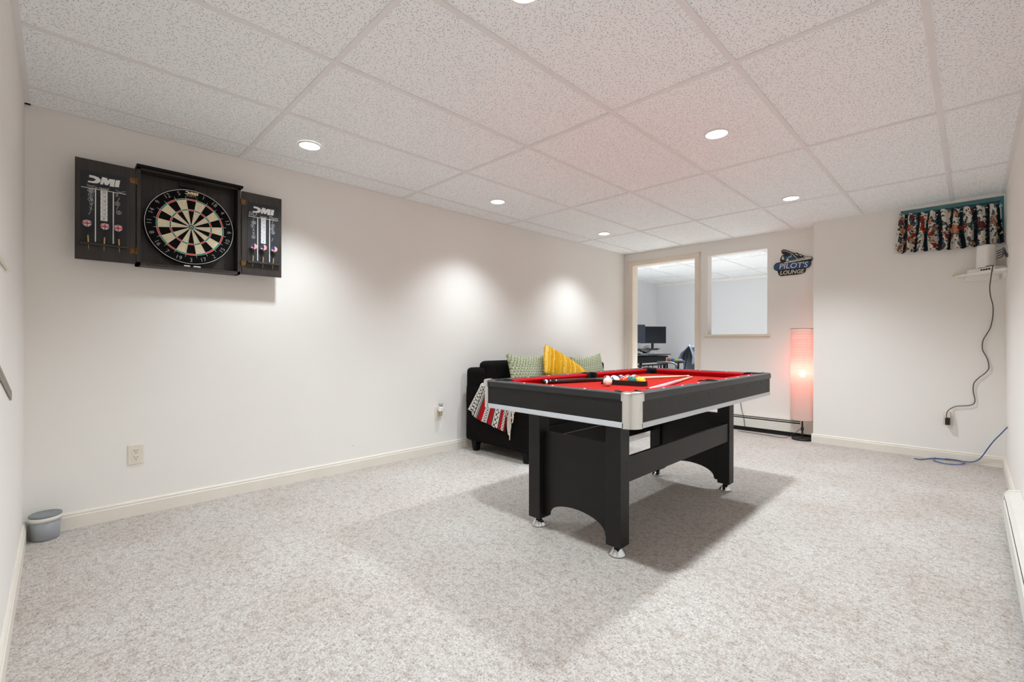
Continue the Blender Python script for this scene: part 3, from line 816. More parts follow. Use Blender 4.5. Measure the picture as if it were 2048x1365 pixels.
cushion_pillow('throw_pillow', (-3.0, 4.22, .635), (.02, 1, .07), (-.26, -.12, 1), .56, .48, .14, green_pat, 'pale green patterned throw pillow half hidden behind the yellow one', None, .13)
rr_ = random.Random(5); YS = []
for k in range(64): YS.append(rr_.choice([S(214, 156, 20), S(218, 164, 30), S(226, 186, 76), S(206, 140, 12), S(228, 196, 100), S(212, 150, 18)]))
YFR = simple('yellow_fringe', S(222, 160, 26), .9, nscale=300, var=.3)
ang = math.radians(-24)
yT, yR = atX(1091, 690, -2.97), atX(1175, 746, -2.89); rY = yR-yT; uY = -Vector((.36, -.44, -.74))
uY = (uY-rY*(uY.dot(rY)/rY.length_squared)).normalized(); wY = rY.length; hY = .33
cushion_pillow('throw_pillow', (yT+yR)/2-uY*hY/2, rY, uY, wY, hY, .16, lambda u, v: YS[int(u*63+.6*math.sin(v*5)) % 64], 'yellow striped throw pillow with fringe standing on its corner', None, -.03, YFR)

# throw over the sofa arm
RED, DRED, BLK, WHT, GRY = S(176, 20, 30), S(112, 12, 22), S(26, 22, 24), S(226, 222, 216), S(82, 78, 78)
def band(u, v):
    L = v*13.0
    def diamonds(a, b, rep):
        q = (u-a)/(b-a); f = abs(((L*rep) % 1.0)-.5)*2; k = abs(q-.5)*2
        d = abs(f-k)
        return BLK if d < .2 or (f+k) < .35 else WHT
    for a, b, c in ((0, .03, WHT), (.03, .14, 'd1'), (.14, .165, BLK), (.165, .195, WHT), (.195, .215, BLK), (.215, .235, WHT), (.235, .275, GRY), (.275, .40, RED), (.40, .42, WHT), (.42, .50, 'd2'),
                    (.50, .515, WHT), (.515, .535, BLK), (.535, .63, RED), (.63, .655, GRY), (.655, .675, WHT), (.675, .78, 'd1'), (.78, .80, WHT), (.80, .83, GRY), (.83, .895, RED), (.895, .955, 'd2'), (.955, 1.01, DRED)):
        if a <= u < b:
            return c if not isinstance(c, str) else diamonds(a, b, 1.0 if c == 'd1' else 1.7)
    return RED
def interp(t, ks):
    for (a, x), (b, y) in zip(ks[:-1], ks[1:]):
        if t <= b: return x+(y-x)*((t-a)/(b-a) if b > a else 0)
    return ks[-1][1]
def throw_pt(u, v, off=0.0):
    zb = interp(u, [(0, .385), (.10, .375), (.12, .335), (.35, .305), (.7, .275), (1, .245)])
    x0 = -3.095+.40*u; wv = math.sin(u*27+.6)*.008+math.sin(u*11)*.006
    sl = -.155*(1-.55*u)
    top = 0.635+wv*.35
    if v < .3:
        t = v/.3; return Vector((x0, 2.90-(2.90-2.715)*t, top+.004*math.sin(t*PI)+off))
    if v < .42:
        t = (v-.3)/.12; a = t*PI/2
        return Vector((x0+sl*.05*t, 2.715-.034*math.sin(a)+0, top-.034*(1-math.cos(a))+off))
    t = (v-.42)/.58; z0 = top-.034
    return Vector((x0+sl*(.05+.95*t), 2.681-abs(wv)*.9*t-.010*t-off, z0+(zb-z0)*t))
th = thing('throw_blanket', (-2.95, 2.70, .25), 'red, black and white striped woven throw hanging over the sofa arm', 'blanket')
mb = MB(); mb.grid(170, 170, lambda u, v: throw_pt(u, v), 0, band); mb.grid(60, 60, lambda u, v: throw_pt(1-u, v)+Vector((0, .004 if v > .42 else 0, -.004 if v < .42 else 0)), 0, lambda u, v: band(1-u, v))
mb.build('cloth', CLOTH, th)
fb = MB()
for k in range(26):
    q = k/25; x = -2.715+.075*R.random(); z0 = .49-.02*R.random(); ln = R.uniform(.08, .30)*(1 if x < -2.675 else .55); y = 2.672-R.random()*.016
    pts = [(x, y, z0)]
    for i in range(1, 7): pts.append((x-.02*i/6+R.uniform(-.006, .006), y+R.uniform(-.003, .003), z0-ln*i/6))
    fb.tube(smoothpath(pts, 3), .004, 5)
fb.build('fringe', FRINGE, th)

# ================================================================== FLOOR LAMP
lx, ly = -1.226, 5.462
lamp = thing('floor_lamp', (lx, ly, 0), 'tall column floor lamp with glowing pink paper shade in the alcove', 'floor lamp')
MB().lathe([(.0005, 0), (.094, 0), (.096, .006), (.094, .016), (.07, .024), (.0005, .027)], (lx, ly, 0), 40).build('base', PLASTIC_BLACK, lamp)
mb = MB(); mb.cyl((lx, ly, .02), (lx, ly, .62), .008, n=14); mb.lathe([(.009, .095), (.014, .10), (.014, .125), (.009, .13)], (lx, ly, 0), 16); mb.build('pole', PLASTIC_BLACK, lamp)
sh = MB(); N = 130; sr = .106
sh.lathe([(sr+.0010*math.sin(i*1.7)+.0006*math.sin(i*.61), .205+i*(1.152-.205)/N) for i in range(N+1)], (lx, ly, 0), 64)
shade = sh.build('lamp_shade', SHADE, lamp)
for z in (.207, 1.150): MB().lathe([(sr-.002, z-.0018), (sr+.0018, z-.0018), (sr+.0018, z+.0018), (sr-.002, z+.0018), (sr-.002, z-.0018)], (lx, ly, 0), 48).build('shade_ring', ZINC, shade)
mb = MB()
for k in range(3):
    a = 2*PI*k/3+.5; mb.cyl((lx, ly, .60), (lx+(sr-.002)*math.cos(a), ly+(sr-.002)*math.sin(a), .60), .0016, n=6)
mb.build('shade_spokes', ZINC, shade)
MB().sphere((lx, ly, .685), .03, 20, 14, 0, None, None, (1, 1, 1.15)).build('bulb', BULB, lamp)
pl = bpy.data.lights.new('lamp_glow', 'POINT'); pl.energy = 4.2; pl.color = (1.0, .11, .09); pl.shadow_soft_size = .04
po = bpy.data.objects.new('lamp_glow', pl); C.objects.link(po); po.parent = lamp; po.location = (0, 0, .745)
cd = smoothpath([(lx, ly-.015, .115), (lx-.03, ly-.012, .095), (lx-.07, ly-.03, .05), (lx-.13, ly-.06, .012), (lx-.20, ly-.075, .006), (lx-.28, ly-.05, .006), (lx-.40, ly-.04, .006), (lx-.62, ly-.02, .006)], 6)
MB().tube(cd, .0028, 6).build('power_cord', CABLE_DK, lamp)

# ================================================================== HEATERS AND CABLES
def heater_back():
    x0, x1 = -2.32, XBUMP-.003; xe = -1.262
    h = thing('baseboard_heater', ((x0+x1)/2, YC, 0), 'white baseboard heater along the back wall under the pass-through opening', 'heater')
    MB().box(x0, x1, YC-.045, YC-.001, .0, .172).build('back_box', DARK, h)  # dark interior; bottom strip stands in for the shadow gap under the cover
    mb = MB(); mb.box(x0, x1, YC-.062, YC-.054, .048, .143, 0, .002); mb.box(x0, xe, YC-.058, YC-.035, .156, .162); mb.box(x0, x1, YC-.052, YC-.001, .172, .180, 0, .002)
    mb.build('front_cover', HEAT, h)
    MB().box(xe, x1, YC-.064, YC-.001, .046, .1815, 0, .002).build('end_cap', HEAT, h)
heater_back()
def heater_right():
    y1, y0 = 3.78, YA+.02; x = XD
    h = thing('baseboard_heater', (x, (y0+y1)/2, 0), 'white baseboard heater along the right wall, cut off by the photo edge', 'heater')
    MB().box(x-.045, x-.001, y0, y1-.006, .02, .172).build('back_box', DARK, h)
    prof = [(-.066, .035), (-.066, .128), (-.060, .132), (-.060, .04)]
    f = lambda u, v, t: Vector((x+u, t, v))
    mb = MB(); mb.prism(prof, f, y0, y1-.03); mb.prism([(-.001, .19), (-.046, .18), (-.062, .160), (-.058, .157), (-.044, .174), (-.001, .184)], f, y0, y1-.03); mb.build('front_cover', HEAT, h, weld=True)
    mb = MB(); mb.prism([(-.001, .015), (-.060, .015), (-.069, .03), (-.069, .13), (-.062, .163), (-.046, .184), (-.001, .194)], f, y1-.034, y1); mb.build('end_cap', HEAT, h, weld=True)
heater_right()
cpts = [atY(1481, 806, YC-.004), atY(1484, 822, YC-.012), Vector(atY(1487, 833, YC-.07)), Vector(atY(1489, 846, YC-.072)), Vector(atY(1489.5, 853, YC-.074)), Vector(atY(1489, 860, YC-.08))]
tag(MB().tube(smoothpath(cpts, 6), .003, 6).build('electric_cable', CABLE_DK, None, cpts[-1]), 'thin dark cord hanging down over the back wall heater', 'cable')

# ================================================================== SIGN
SG = thing('wall_sign', atY(1588, 553, YC), "black and blue PILOT'S LOUNGE sign with an airplane on the back wall", 'sign')
def sgn(u, v, w):   # enlarged-photo coordinates of the sign mapped to the wall plane
    q = atY(1530+u/15.164, 480+v/15.164, YC); return Vector((q.x, YC-w, q.z))
base = [(500,345),(540,300),(610,300),(700,325),(800,365),(880,398),(940,400),(975,392),(1010,405),(1040,440),(1100,440),(1140,470),(1200,485),(1250,510),(1330,515),(1420,518),(1458,545),(1450,590),(1420,640),(1395,665),(1410,700),(1390,770),(1350,825),(1245,865),(1245,910),(1220,980),(1160,1020),(1000,1050),(700,1080),(490,1105),(430,1080),(405,1010),(385,950),(320,930),(280,890),(272,820),(300,750),(360,705),(430,690),(495,675),(460,635),(465,590),(490,530),(520,480),(560,465),(600,470),(560,440),(510,400)]
MB().prism(base, sgn, .001, .010, 0, 1, None).build('board', [SIGN_BK, SIGN_RIM], SG)
def lay(name, polys, m, w0=.010, w1=.0116):
    mb = MB()
    for p_ in polys: mb.prism(p_, sgn, w0, w1)
    return mb.build(name, m, SG)
def ribbon(pts, w):
    mb = []
    for (a, b), (c, d) in zip(pts[:-1], pts[1:]):
        L = math.hypot(c-a, d-b); nx, ny = -(d-b)/L*w/2, (c-a)/L*w/2
        mb.append([(a+nx, b+ny), (a-nx, b-ny), (c-nx, d-ny), (c+nx, d+ny)])
    return mb
lay('name_band', [[(292,830),(325,748),(400,712),(520,705),(700,708),(900,690),(1100,672),(1300,640),(1375,660),(1392,710),(1375,765),(1335,812),(1240,840),(1000,868),(700,892),(450,925),(340,915),(296,880)]], SIGN_BL)
lay('sky_patch', [[(600,480),(740,478),(800,470),(860,470),(930,530),(965,575),(800,630),(740,640),(640,690),(610,640),(585,560)]], SIGN_TE)
pl_ = [[(1440,545),(1420,575),(1300,600),(1120,628),(900,668),(700,700),(570,712),(640,672),(760,640),(980,590),(1100,560),(1250,530),(1380,528)],
       [(655,600),(690,560),(715,565),(740,672),(665,690)], [(520,560),(548,492),(565,500),(592,610),(515,600)], [(700,535),(800,500),(815,515),(720,552)], [(790,440),(804,440),(806,510),(792,510)]]
pl_ += ribbon([(540,345),(640,345),(830,420),(1000,590)], 16)+ribbon([(930,430),(1010,470)], 30)+ribbon([(1060,470),(1120,490)], 26)+ribbon([(1180,510),(1240,530)], 22)
lay('airplane', pl_, SIGN_SV, .0116, .0128)
wd = ribbon([(800,642),(1240,575)], 12)+[[(1040,560),(1090,548),(1095,566),(1045,578)],[(1180,545),(1220,540),(1222,552),(1182,560)]]
lay('airplane_windows', wd, SIGN_BK, .0128, .0134)
mb = MB()
def letters(txt, cx, cy, size, sx, slope, shear, w, **k):
    add_text(mb, lambda u, v: sgn(cx+u*sx, cy-v*size-u*sx*slope, w), txt, 1.0, 0, shear=shear, **k)
letters("PILOT'S", 865, 790, 225, 262, .075, .15, .0128, offset=.012); letters("LOUNGE", 815, 985, 165, 178, .085, .22, .0128, offset=.02)
mb.build('lettering', SIGN_SV, SG)

# ================================================================== DARTBOARD CABINET
CF = XB+.10
cabt = thing('dartboard_cabinet', (XB, .571, 1.437), 'dark wood dartboard cabinet with both doors open on the left wall', 'dartboard cabinet')
cy0, cy1, cz0, cz1 = .313, .829, 1.437, 2.003
mb = MB(); mb.box(XB+.001, CF, cy0, cy0+.016, cz0, cz1-.012); mb.box(XB+.001, CF, cy1-.016, cy1, cz0, cz1-.012); mb.box(XB+.001, CF, cy0, cy1, cz0, cz0+.016)
mb.box(XB+.001, XB+.012, cy0, cy1, cz0, cz1-.012); mb.box(XB+.001, CF, cy0, cy1, cz1-.026, cz1-.01); mb.build('body', CAB, cabt)
mb = MB(); mb.box(XB+.001, CF+.020, cy0-.004, cy1+.012, cz1-.016, cz1, 0, .006, 3); mb.build('top_trim', BLACK_WOOD, cabt)
for y, z in ((.375, 1.90), (.375, 1.50), (.765, 1.50)): MB().cyl((XB+.012, y, z), (XB+.014, y, z), .006, n=12).build('screw', PLASTIC_BLACK, cabt)
MB().box(XB+.012, XB+.03, .52, .60, 1.945, 1.965, 0, .003).build('catch', PLASTIC_BLACK, cabt)
DFX = XB+.1035
def wallpt(px, py, X=DFX): q = atX(px, py, X); return (q.y, q.z)
LB = [wallpt(160, 336.7), wallpt(254.5, 495)]; lb = (LB[0][0], LB[1][0]-.002, LB[1][1]+.006, LB[0][1]-.002)
RBt = [wallpt(495, 403), wallpt(557.2, 528)]; rb = (RBt[0][0], RBt[1][0], RBt[1][1], RBt[0][1])
dmi = [[(445,475),(560,500),(650,535),(705,590),(690,640),(630,670),(540,665),(410,640),(415,605),(520,622),(580,605),(590,580),(545,550),(440,525)],
       [(735,525),(850,555),(862,610),(905,572),(1030,592),(1005,755),(905,735),(918,660),(860,715),(800,705),(770,645),(755,700),(690,690)],
       [(1045,600),(1145,608),(1115,765),(1020,750)]]
dmi_w = [[wallpt(140+u/11.373, 300+v/11.373) for u, v in p_] for p_ in dmi]
dc = wallpt(140+780/11.373, 300+618/11.373)
logo = [[((y-dc[0]), (z-dc[1])) for y, z in p_] for p_ in dmi_w]
def plane(X): return lambda y, z, w=0: Vector((X+w, y, z))
JK = random.Random(3)
def door(y0, y1, hinge_y, brd, hand):
    d = MB().box(XB+.086, XB+.102, y0, y1, 1.440, 1.974, 0, .0015, 1).build('door', CAB, cabt)
    b0, b1, z0, z1 = brd; w = b1-b0; h = z1-z0
    MB().box(XB+.102, DFX, b0, b1, z0, z1).build('scoreboard', CHALKB, d)
    k = MB(); fp = plane(DFX+.0004); cy = (b0+b1)/2
    ly = z1-h*.245
    k.add([fp(b0+.004, ly+.0015), fp(b0+.004, ly-.0015), fp(b1-.004, ly-.0015), fp(b1-.004, ly+.0015)], [(0, 1, 2, 3)])
    for q in (.32, .70):
        yy = b0+w*q; k.add([fp(yy-.0022, z0+.004), fp(yy+.0022, z0+.004), fp(yy+.0022, ly), fp(yy-.0022, ly)], [(0, 1, 2, 3)])
    lc = (b0+w*.50, z1-h*.11)
    for p_ in logo: k.add([fp(lc[0]+y, lc[1]+z) for y, z in p_], [tuple(range(len(p_)))])
    y_a, y_b = cy-w*.075, cy+w*.075
    rows_ = ['20', '19', '18', '17', '16', '15', 'B']; rh = h*.062
    k.add([fp(y_a, ly-rh*7), fp(y_b, ly-rh*7), fp(y_b, ly+.004), fp(y_a, ly+.004)], [(0, 1, 2, 3)])
    add_text(k, lambda u, v: fp(cy+u, ly+.0085+v), 'CRICKET', .0105)
    f2 = plane(DFX+.0008)
    for i, t_ in enumerate(rows_): add_text(k, lambda u, v: f2(cy+u, ly-rh*(i+.5)+v), t_, .0165, 1, offset=.0)
    for i in range(1, 7): k.add([f2(y_a, ly-rh*i-.0006), f2(y_b, ly-rh*i-.0006), f2(y_b, ly-rh*i+.0006), f2(y_a, ly-rh*i+.0006)], [(0, 1, 2, 3)], 1)
    k.build('printed_marks', [CHALK, CHALKB], d)
    m = MB(); sw = .0019
    def slash(y, z, s): stroke(m, [(y-s*.4, z-s), (y+s*.4, z+s)], sw, fp)
    def cross(y, z, s): slash(y, z, s); stroke(m, [(y+s*.6, z-s*.7), (y-s*.6, z+s*.7)], sw, fp)
    def circ(y, z, s):
        stroke(m, [(y+s*math.cos(a*PI/6), z+s*math.sin(a*PI/6)) for a in range(13)], sw, fp); cross(y, z, s*.75)
    for q, marks in hand[0]:
        for i, ch in enumerate(marks):
            z = ly-rh*(i+.55); y = b0+w*q+JK.uniform(-.004, .004)
            for c_ in ch:
                (slash if c_ == '/' else cross if c_ == 'x' else circ)(y, z, rh*.42)
                y += .006
    for t_, q, zz, sz in hand[1]: add_text(m, lambda u, v: fp(b0+w*q+u, zz+v), t_, sz, 0, shear=.25)
    for q, zz in hand[2]:
        y = b0+w*q; pts = [(y+.006*i+JK.uniform(-.004, .004), zz+JK.uniform(-.009, .009)) for i in range(7)]; stroke(m, pts, sw, fp)
    m.build('chalk_writing', CHALKH, d)
    MB().box(XB+.102, XB+.124, b0-.003, b1+.003, z0-.016, z0-.004, 0, .002, 1).build('dart_ledge', CAB, d)
    for z in (1.905, 1.512):
        hb = MB(); s_ = 1 if hinge_y > y0+.1 else -1
        hb.cyl((CF+.004, hinge_y, z-.018), (CF+.004, hinge_y, z+.018), .0042, n=10)
        hb.box(CF+.0015, CF+.0035, hinge_y-.026, hinge_y+.002, z-.014, z+.014) if s_ > 0 else hb.box(CF+.0015, CF+.0035, hinge_y-.002, hinge_y+.026, z-.014, z+.014)
        hb.build('hinge', BRASS, d)
zl, zr = LB[0][1]-(LB[0][1]-LB[1][1])*.245, 0
lyL = lb[3]-(lb[3]-lb[2])*.245; lyR = rb[3]-(rb[3]-rb[2])*.245
door(.061, .307, .310, lb, ([(.22, ['oo', 'o', 'ox', 'x/', 'x', '/']), (.80, ['x', '/', 'o', '/', 'o'])], [], [(.14, lyL+.012), (.17, lyL+.004), (.76, lyL+.008)]))
door(.835, 1.075, .832, rb, ([(.17, ['/', 'oo', 'o', 'x', 'x', 'o']), (.80, ['/', 'o', 'o', 'o', '', '/'])], [('SID', .15, lyR+.018, .034), ('Dum', .82, lyR+.013, .028)], []))

# dartboard
DBC = Vector((XB+.068, .5715, 1.699)); DR = .2255
dbt = thing('dartboard', (DBC.x, DBC.y, DBC.z-DR), 'round bristle dartboard hanging inside the dark cabinet', 'dartboard')
radii = [0.0005, .00635, .0159, .03, .045, .06, .08, .099, .107, .12, .135, .15, .162, .170, .185, .20, .215, DR]
CR, BK_, RD_, GN_ = S(238, 226, 192), S(17, 16, 16), S(222, 64, 46), S(34, 138, 122)
mb = MB(); NA = 160
for k in range(len(radii)-1):
    for i in range(NA):
        a0, a1 = 2*PI*i/NA-PI/20, 2*PI*(i+1)/NA-PI/20; sec = i//8; odd = sec % 2; r0, r1 = radii[k], radii[k+1]; rm = (r0+r1)/2
        if rm < .00635: col = RD_
        elif rm < .0159: col = GN_
        elif rm > .170: col = BK_
        elif .099 < rm < .107 or .162 < rm < .170: col = GN_ if odd else RD_
        else: col = tuple(c*R.uniform(.86, 1.08) for c in CR[:3])+(1,) if odd else BK_
        mb.add([DBC+Vector((0, r*math.sin(a), r*math.cos(a))) for r, a in ((r0, a0), (r1, a0), (r1, a1), (r0, a1))], [(0, 1, 2, 3)], 0, col)
mb.lathe([(DR, 0), (DR-.001, -.002), (DR-.001, -.036), (.05, -.036), (.05, -.055)], DBC, 80, 0, True, 'x', BK_)
mb.build('bristle_face', SISAL, dbt)
mb = MB(); fpt = lambda y, z, w=.0012: DBC+Vector((w, y, z))
for i in range(20):
    a = PI/20+i*PI/10; mb.tube([fpt(r*math.sin(a), r*math.cos(a)) for r in (.0159, .185)], .00075, 5)
for r in (.00635, .0159, .099, .107, .162, .170, .2225): mb.tube([fpt(r*math.sin(2*PI*i/60), r*math.cos(2*PI*i/60)) for i in range(61)], .0008 if r < .2 else .0015, 5, caps=False)
nums = ['', '1', '18', '4', '13', '6', '10', '15', '2', '17', '3', '19', '7', '16', '8', '11', '14', '9', '12', '5']
for i, t_ in enumerate(nums):
    if not t_: continue
    a = i*PI/10; flip = PI if 5 < i < 15 else 0; ca, sa = math.cos(a+flip), math.sin(a+flip)
    cy_, cz_ = .2005*math.sin(a), .2005*math.cos(a)
    add_text(mb, lambda u, v: fpt(cy_+u*ca+v*sa, cz_-u*sa+v*ca, .002), t_, .034, offset=-.0009)
mb.build('wire_spider', WIRE, dbt)
mb = MB(); ls = .42
for p_ in logo: mb.add([fpt(y*ls*1.25+.002, .206+z*ls*1.1, .0015) for y, z in p_], [tuple(range(len(p_)))])
add_text(mb, lambda u, v: fpt(u, .188+v, .0015), 'DARTS', .013, space=1.3)
mb.build('maker_mark', simple('cream_print', S(222, 206, 164), .8), dbt)

# darts
def uk(u, v):
    if abs(u) < .13 or abs(v) < .13: return S(206, 36, 40)
    if abs(u) < .26 or abs(v) < .26: return S(240, 238, 236)
    d = abs(abs(u)-abs(v))
    if d < .10: return S(206, 36, 40)
    if d < .34: return S(240, 238, 236)
    return S(40, 52, 130)
def us(u, v):
    if u < -.05 and v > -.05: return S(56, 66, 130)
    return S(206, 70, 70) if int((v+1)*4.5) % 2 else S(240, 236, 234)
def dart(top, tip, flag, label, group, lean=0.0):
    top, tip = Vector(top), Vector(tip); d = (top-tip).normalized(); L = (top-tip).length
    t = thing('dart', tip, label, 'dart', group); t.rotation_euler = Vector((0, 0, 1)).rotation_difference(d).to_euler(); ORG[t.name] = (0, 0, 0)
    MB().lathe([(.0004, 0), (.0012, .012), (.0012, .03)], (0, 0, 0), 10).build('point', STEEL, t)
    pr_ = [(.0012, .027), (.003, .029)]
    for i in range(9): pr_ += [(.0036, .031+i*.0048), (.0030, .0335+i*.0048)]
    MB().lathe(pr_+[(.0016, .076)], (0, 0, 0), 12).build('barrel', BRASS_B, t)
    MB().lathe([(.0018, .074), (.0016, .115), (.0010, L-.012)], (0, 0, 0), 10).build('shaft', PLASTIC_BLACK, t)
    f = MB(); hw, h0, h1 = .0185, L-.038, L
    def wv(v): return hw*max(.12, (1-abs(v*1.0+.0)**2.6)**.5) if v > 0 else hw*max(.08, (1-(-v)**2.2))
    for ang_ in (math.radians(8), math.radians(98)):
        ca, sa = math.cos(ang_), math.sin(ang_)
        f.grid(26, 26, lambda p_, q: Vector((sa*(p_*2-1)*wv(q*2-1), ca*(p_*2-1)*wv(q*2-1), h0+(h1-h0)*q)), 0, lambda p_, q: flag((p_*2-1)*wv(q*2-1)/hw, q*2-1))
    f.build('flight', PLAINC, t)
DX = XB+.116
for (a, b), lab in zip((((173.5, 439.5), (177.5, 499)), ((210, 446.5), (208, 503)), ((236, 450), (239, 506))),
                       ('dart with British flag flight, leftmost on the left cabinet door', 'dart with British flag flight, in the middle of the left cabinet door', 'dart with British flag flight, nearest the hinge of the left cabinet door')):
    dart(atX(*a, DX+.006), atX(*b, DX), uk, lab, 'darts on the left cabinet door')
for (a, b), lab in zip((((508.5, 487.5), (505, 534.5)), ((527.5, 490), (525.5, 537)), ((549, 493.5), (545, 539.5))),
                       ('dart with American flag flight, nearest the hinge of the right cabinet door', 'dart with American flag flight, in the middle of the right cabinet door', 'dart with American flag flight, rightmost on the right cabinet door')):
    dart(atX(*a, DX+.010), atX(*b, DX), us, lab, 'darts on the right cabinet door')
for (pa, pb), lab in zip((((368, 533), (380, 535)), ((387, 536), (401, 537.5))), ('left of two white chalk sticks at the bottom of the dartboard cabinet', 'right of two white chalk sticks at the bottom of the dartboard cabinet')):
    a, b = atX(*pa, CF-.012), atX(*pb, CF-.012); zc = cz0+.0212
    tag(MB().cyl((a.x, a.y, zc), (b.x, b.y, zc), .005, n=12).build('chalk_stick', CHALK, None, (a.x, a.y, cz0+.016)), lab, 'chalk', 'chalk sticks in the cabinet')

# ================================================================== OUTLETS, PLUGS
def outlet(y0, y1, z0, z1, label, wall='left'):
    if wall == 'left': f = lambda a, b, w: Vector((XB+w, a, b)); base = (XB, (y0+y1)/2, z0)
    else: f = lambda a, b, w: Vector((a, YC2-w, b)); base = ((y0+y1)/2, YC2, z0)
    t = thing('wall_outlet', base, label, 'outlet'); m = (y0+y1)/2
    mb = MB(); mb.box(y0, y1, z0, z1, 0, .006, 0, .0025, 2, lambda p_: f(p_.x, p_.y, p_.z)); mb.build('cover_plate', IVORY, t, weld=True)
    zc = (z0+z1)/2
    for s_ in (1, -1):
        mb = MB(); c_ = zc+s_*.0195
        mb.prism([(m+.0165*math.cos(a*PI/10), c_+max(-.0125, min(.0125, .0165*math.sin(a*PI/10)))) for a in range(20)], f, .006, .008, 0)
        for dy in (-.0065, .0065): mb.box(m+dy-.0012, m+dy+.0012, c_, c_+.0085, .0081, .0084, 1, 0, 2, lambda p_: f(p_.x, p_.y, p_.z))
        mb.prism([(m+.0026*math.cos(a*PI/5), c_-.007+.0026*math.sin(a*PI/5)) for a in range(10)], f, .0081, .0084, 1)
        mb.build('socket', [IVORY, SLOT], t)
    return t
outlet(.284, .356, .296, .410, 'ivory double outlet on the left wall below the dartboard cabinet')
outlet(2.405, 2.475, .302, .418, 'ivory double outlet behind the plug-in air freshener near the sofa')
outlet(-.165, -.097, .305, .420, 'outlet holding the power adapters low on the far right wall', 'back')
t = thing('air_freshener', (XB+.009, 2.452, .36), 'white plug-in air freshener in the outlet beside the sofa', 'air freshener')
mb = MB(); mb.soft(XB+.0088, XB+.05, 2.430, 2.474, .375, .420, .012, n=1); mb.build('housing', WHITE_PL, t)
MB().lathe([(.0005, .418), (.014, .418), (.018, .438), (.019, .452), (.015, .455), (.0005, .455)], (XB+.032, 2.452, 0), 20).build('dial_cap', simple('grey_cap', S(168, 172, 176), .35), t)
MB().lathe([(.0005, .338), (.011, .34), (.013, .355), (.012, .376)], (XB+.032, 2.452, 0), 18).build('oil_bottle', simple('amber_bottle', S(176, 160, 116), .15), t)
a0, a1 = atY(1890.5, 823, YC2-.05), atY(1899.5, 836.5, YC2-.05); b1 = atY(1899.5, 851, YC2-.05)
tag(MB().box(a0.x, a1.x, YC2-.052, YC2-.0087, a1.z, a0.z, 0, .004).build('power_adapter', WHITE_PL, None, ((a0.x+a1.x)/2, YC2-.009, a1.z)), 'small white power adapter plugged into the far right wall outlet', 'power adapter')
tag(MB().box(a0.x-.001, a1.x+.002, YC2-.056, YC2-.0087, b1.z, a1.z-.001, 0, .004).build('power_adapter', PLASTIC_BLACK, None, ((a0.x+a1.x)/2, YC2-.009, b1.z)), 'small black power adapter below the white one at the far right wall', 'power adapter')

# ================================================================== CORNER SHELF, ROUTER, CABLES
SZ = 1.578; tipx = -.098; sfy = 5.075
shf = thing('corner_shelf', (XD, YC2, SZ-.016), 'white triangular corner shelf under the flowered valance', 'shelf')
MB().prism([(XD-.001, YC2-.001), (tipx, YC2-.001), (tipx, YC2-.012), (XD-.012, sfy), (XD-.001, sfy)], V3, SZ-.016, SZ).build('shelf_board', WHITE_PL, shf)
mb = MB(); mb.box(-.03, .165, YC2-.02, YC2-.0005, SZ-.058, SZ-.016, 0, .002); mb.box(XD-.02, XD-.0005, 5.16, 5.34, SZ-.058, SZ-.016, 0, .002); mb.build('cleat', WHITE_PL, shf)
hd = Vector((XD-tipx, sfy-YC2, 0)).normalized(); hn = Vector((-hd.y, hd.x, 0)); hm = Vector(((XD+tipx)/2, (sfy+YC2)/2, 0))
dev = hm+hn*.055-hd*.005
sw = thing('network_box', (dev.x, dev.y, SZ), 'flat white network box lying under the router on the corner shelf', 'network box')
sfn = lambda p_: dev+hd*p_.x+hn*p_.y+Vector((0, 0, p_.z))
MB().box(-.115, .115, -.045, .045, SZ+.001, SZ+.030, 0, .005, 2, sfn).build('case', WHITE_PL, sw, weld=True)
mb = MB()
for k in range(4): mb.box(.005+k*.021, .02+k*.021, -.0465, -.0448, SZ+.008, SZ+.020, 0, 0, 2, sfn)
mb.build('port', DARK, sw)
rq = atY(1972, 520, 5.295); rxc, ryc = rq.x, 5.295
rt_ = thing('wifi_router', (rxc, ryc, SZ+.030), 'white tower router standing on the corner shelf', 'router')
n = 40; mb = MB(); vs = []; levels = [(0.0, .96), (.004, 1.0), (.02, 1.0), (.16, .93), (.176, .91), (.181, .85)]
def sup(a, r, e=3.6): c_, s_ = math.cos(a), math.sin(a); k = (abs(c_)**e+abs(s_)**e)**(-1/e); return r*k*c_, r*k*s_
for z, s_ in levels:
    for i in range(n):
        x, y = sup(2*PI*i/n, .056*s_); q = hd*x+hn*y*.8; vs.append((rxc+q.x, ryc+q.y, SZ+.034+z))
fs = [(k*n+i, k*n+(i+1) % n, (k+1)*n+(i+1) % n, (k+1)*n+i) for k in range(len(levels)-1) for i in range(n)]+[tuple(range((len(levels)-1)*n, len(levels)*n)), tuple(range(n-1, -1, -1))]
mb.add(vs, fs, 0, None, True); o = mb.build('housing', WHITE_PL, rt_); md = o.modifiers.new('e', 'EDGE_SPLIT'); md.split_angle = .7
MB().lathe([(.0005, 0.0302), (.044, .0302), (.044, .036)], (rxc, ryc, SZ), 30).build('foot', DARK, rt_)
pq = 4.83
pp = thing('wall_plate', (XD, pq, 1.592), 'white cable wall plate on the right wall beside the router', 'wall plate')
MB().box(XD-.007, XD-.0005, pq-.04, pq+.04, 1.592, 1.695, 0, .002).build('plate', WHITE_PL, pp)
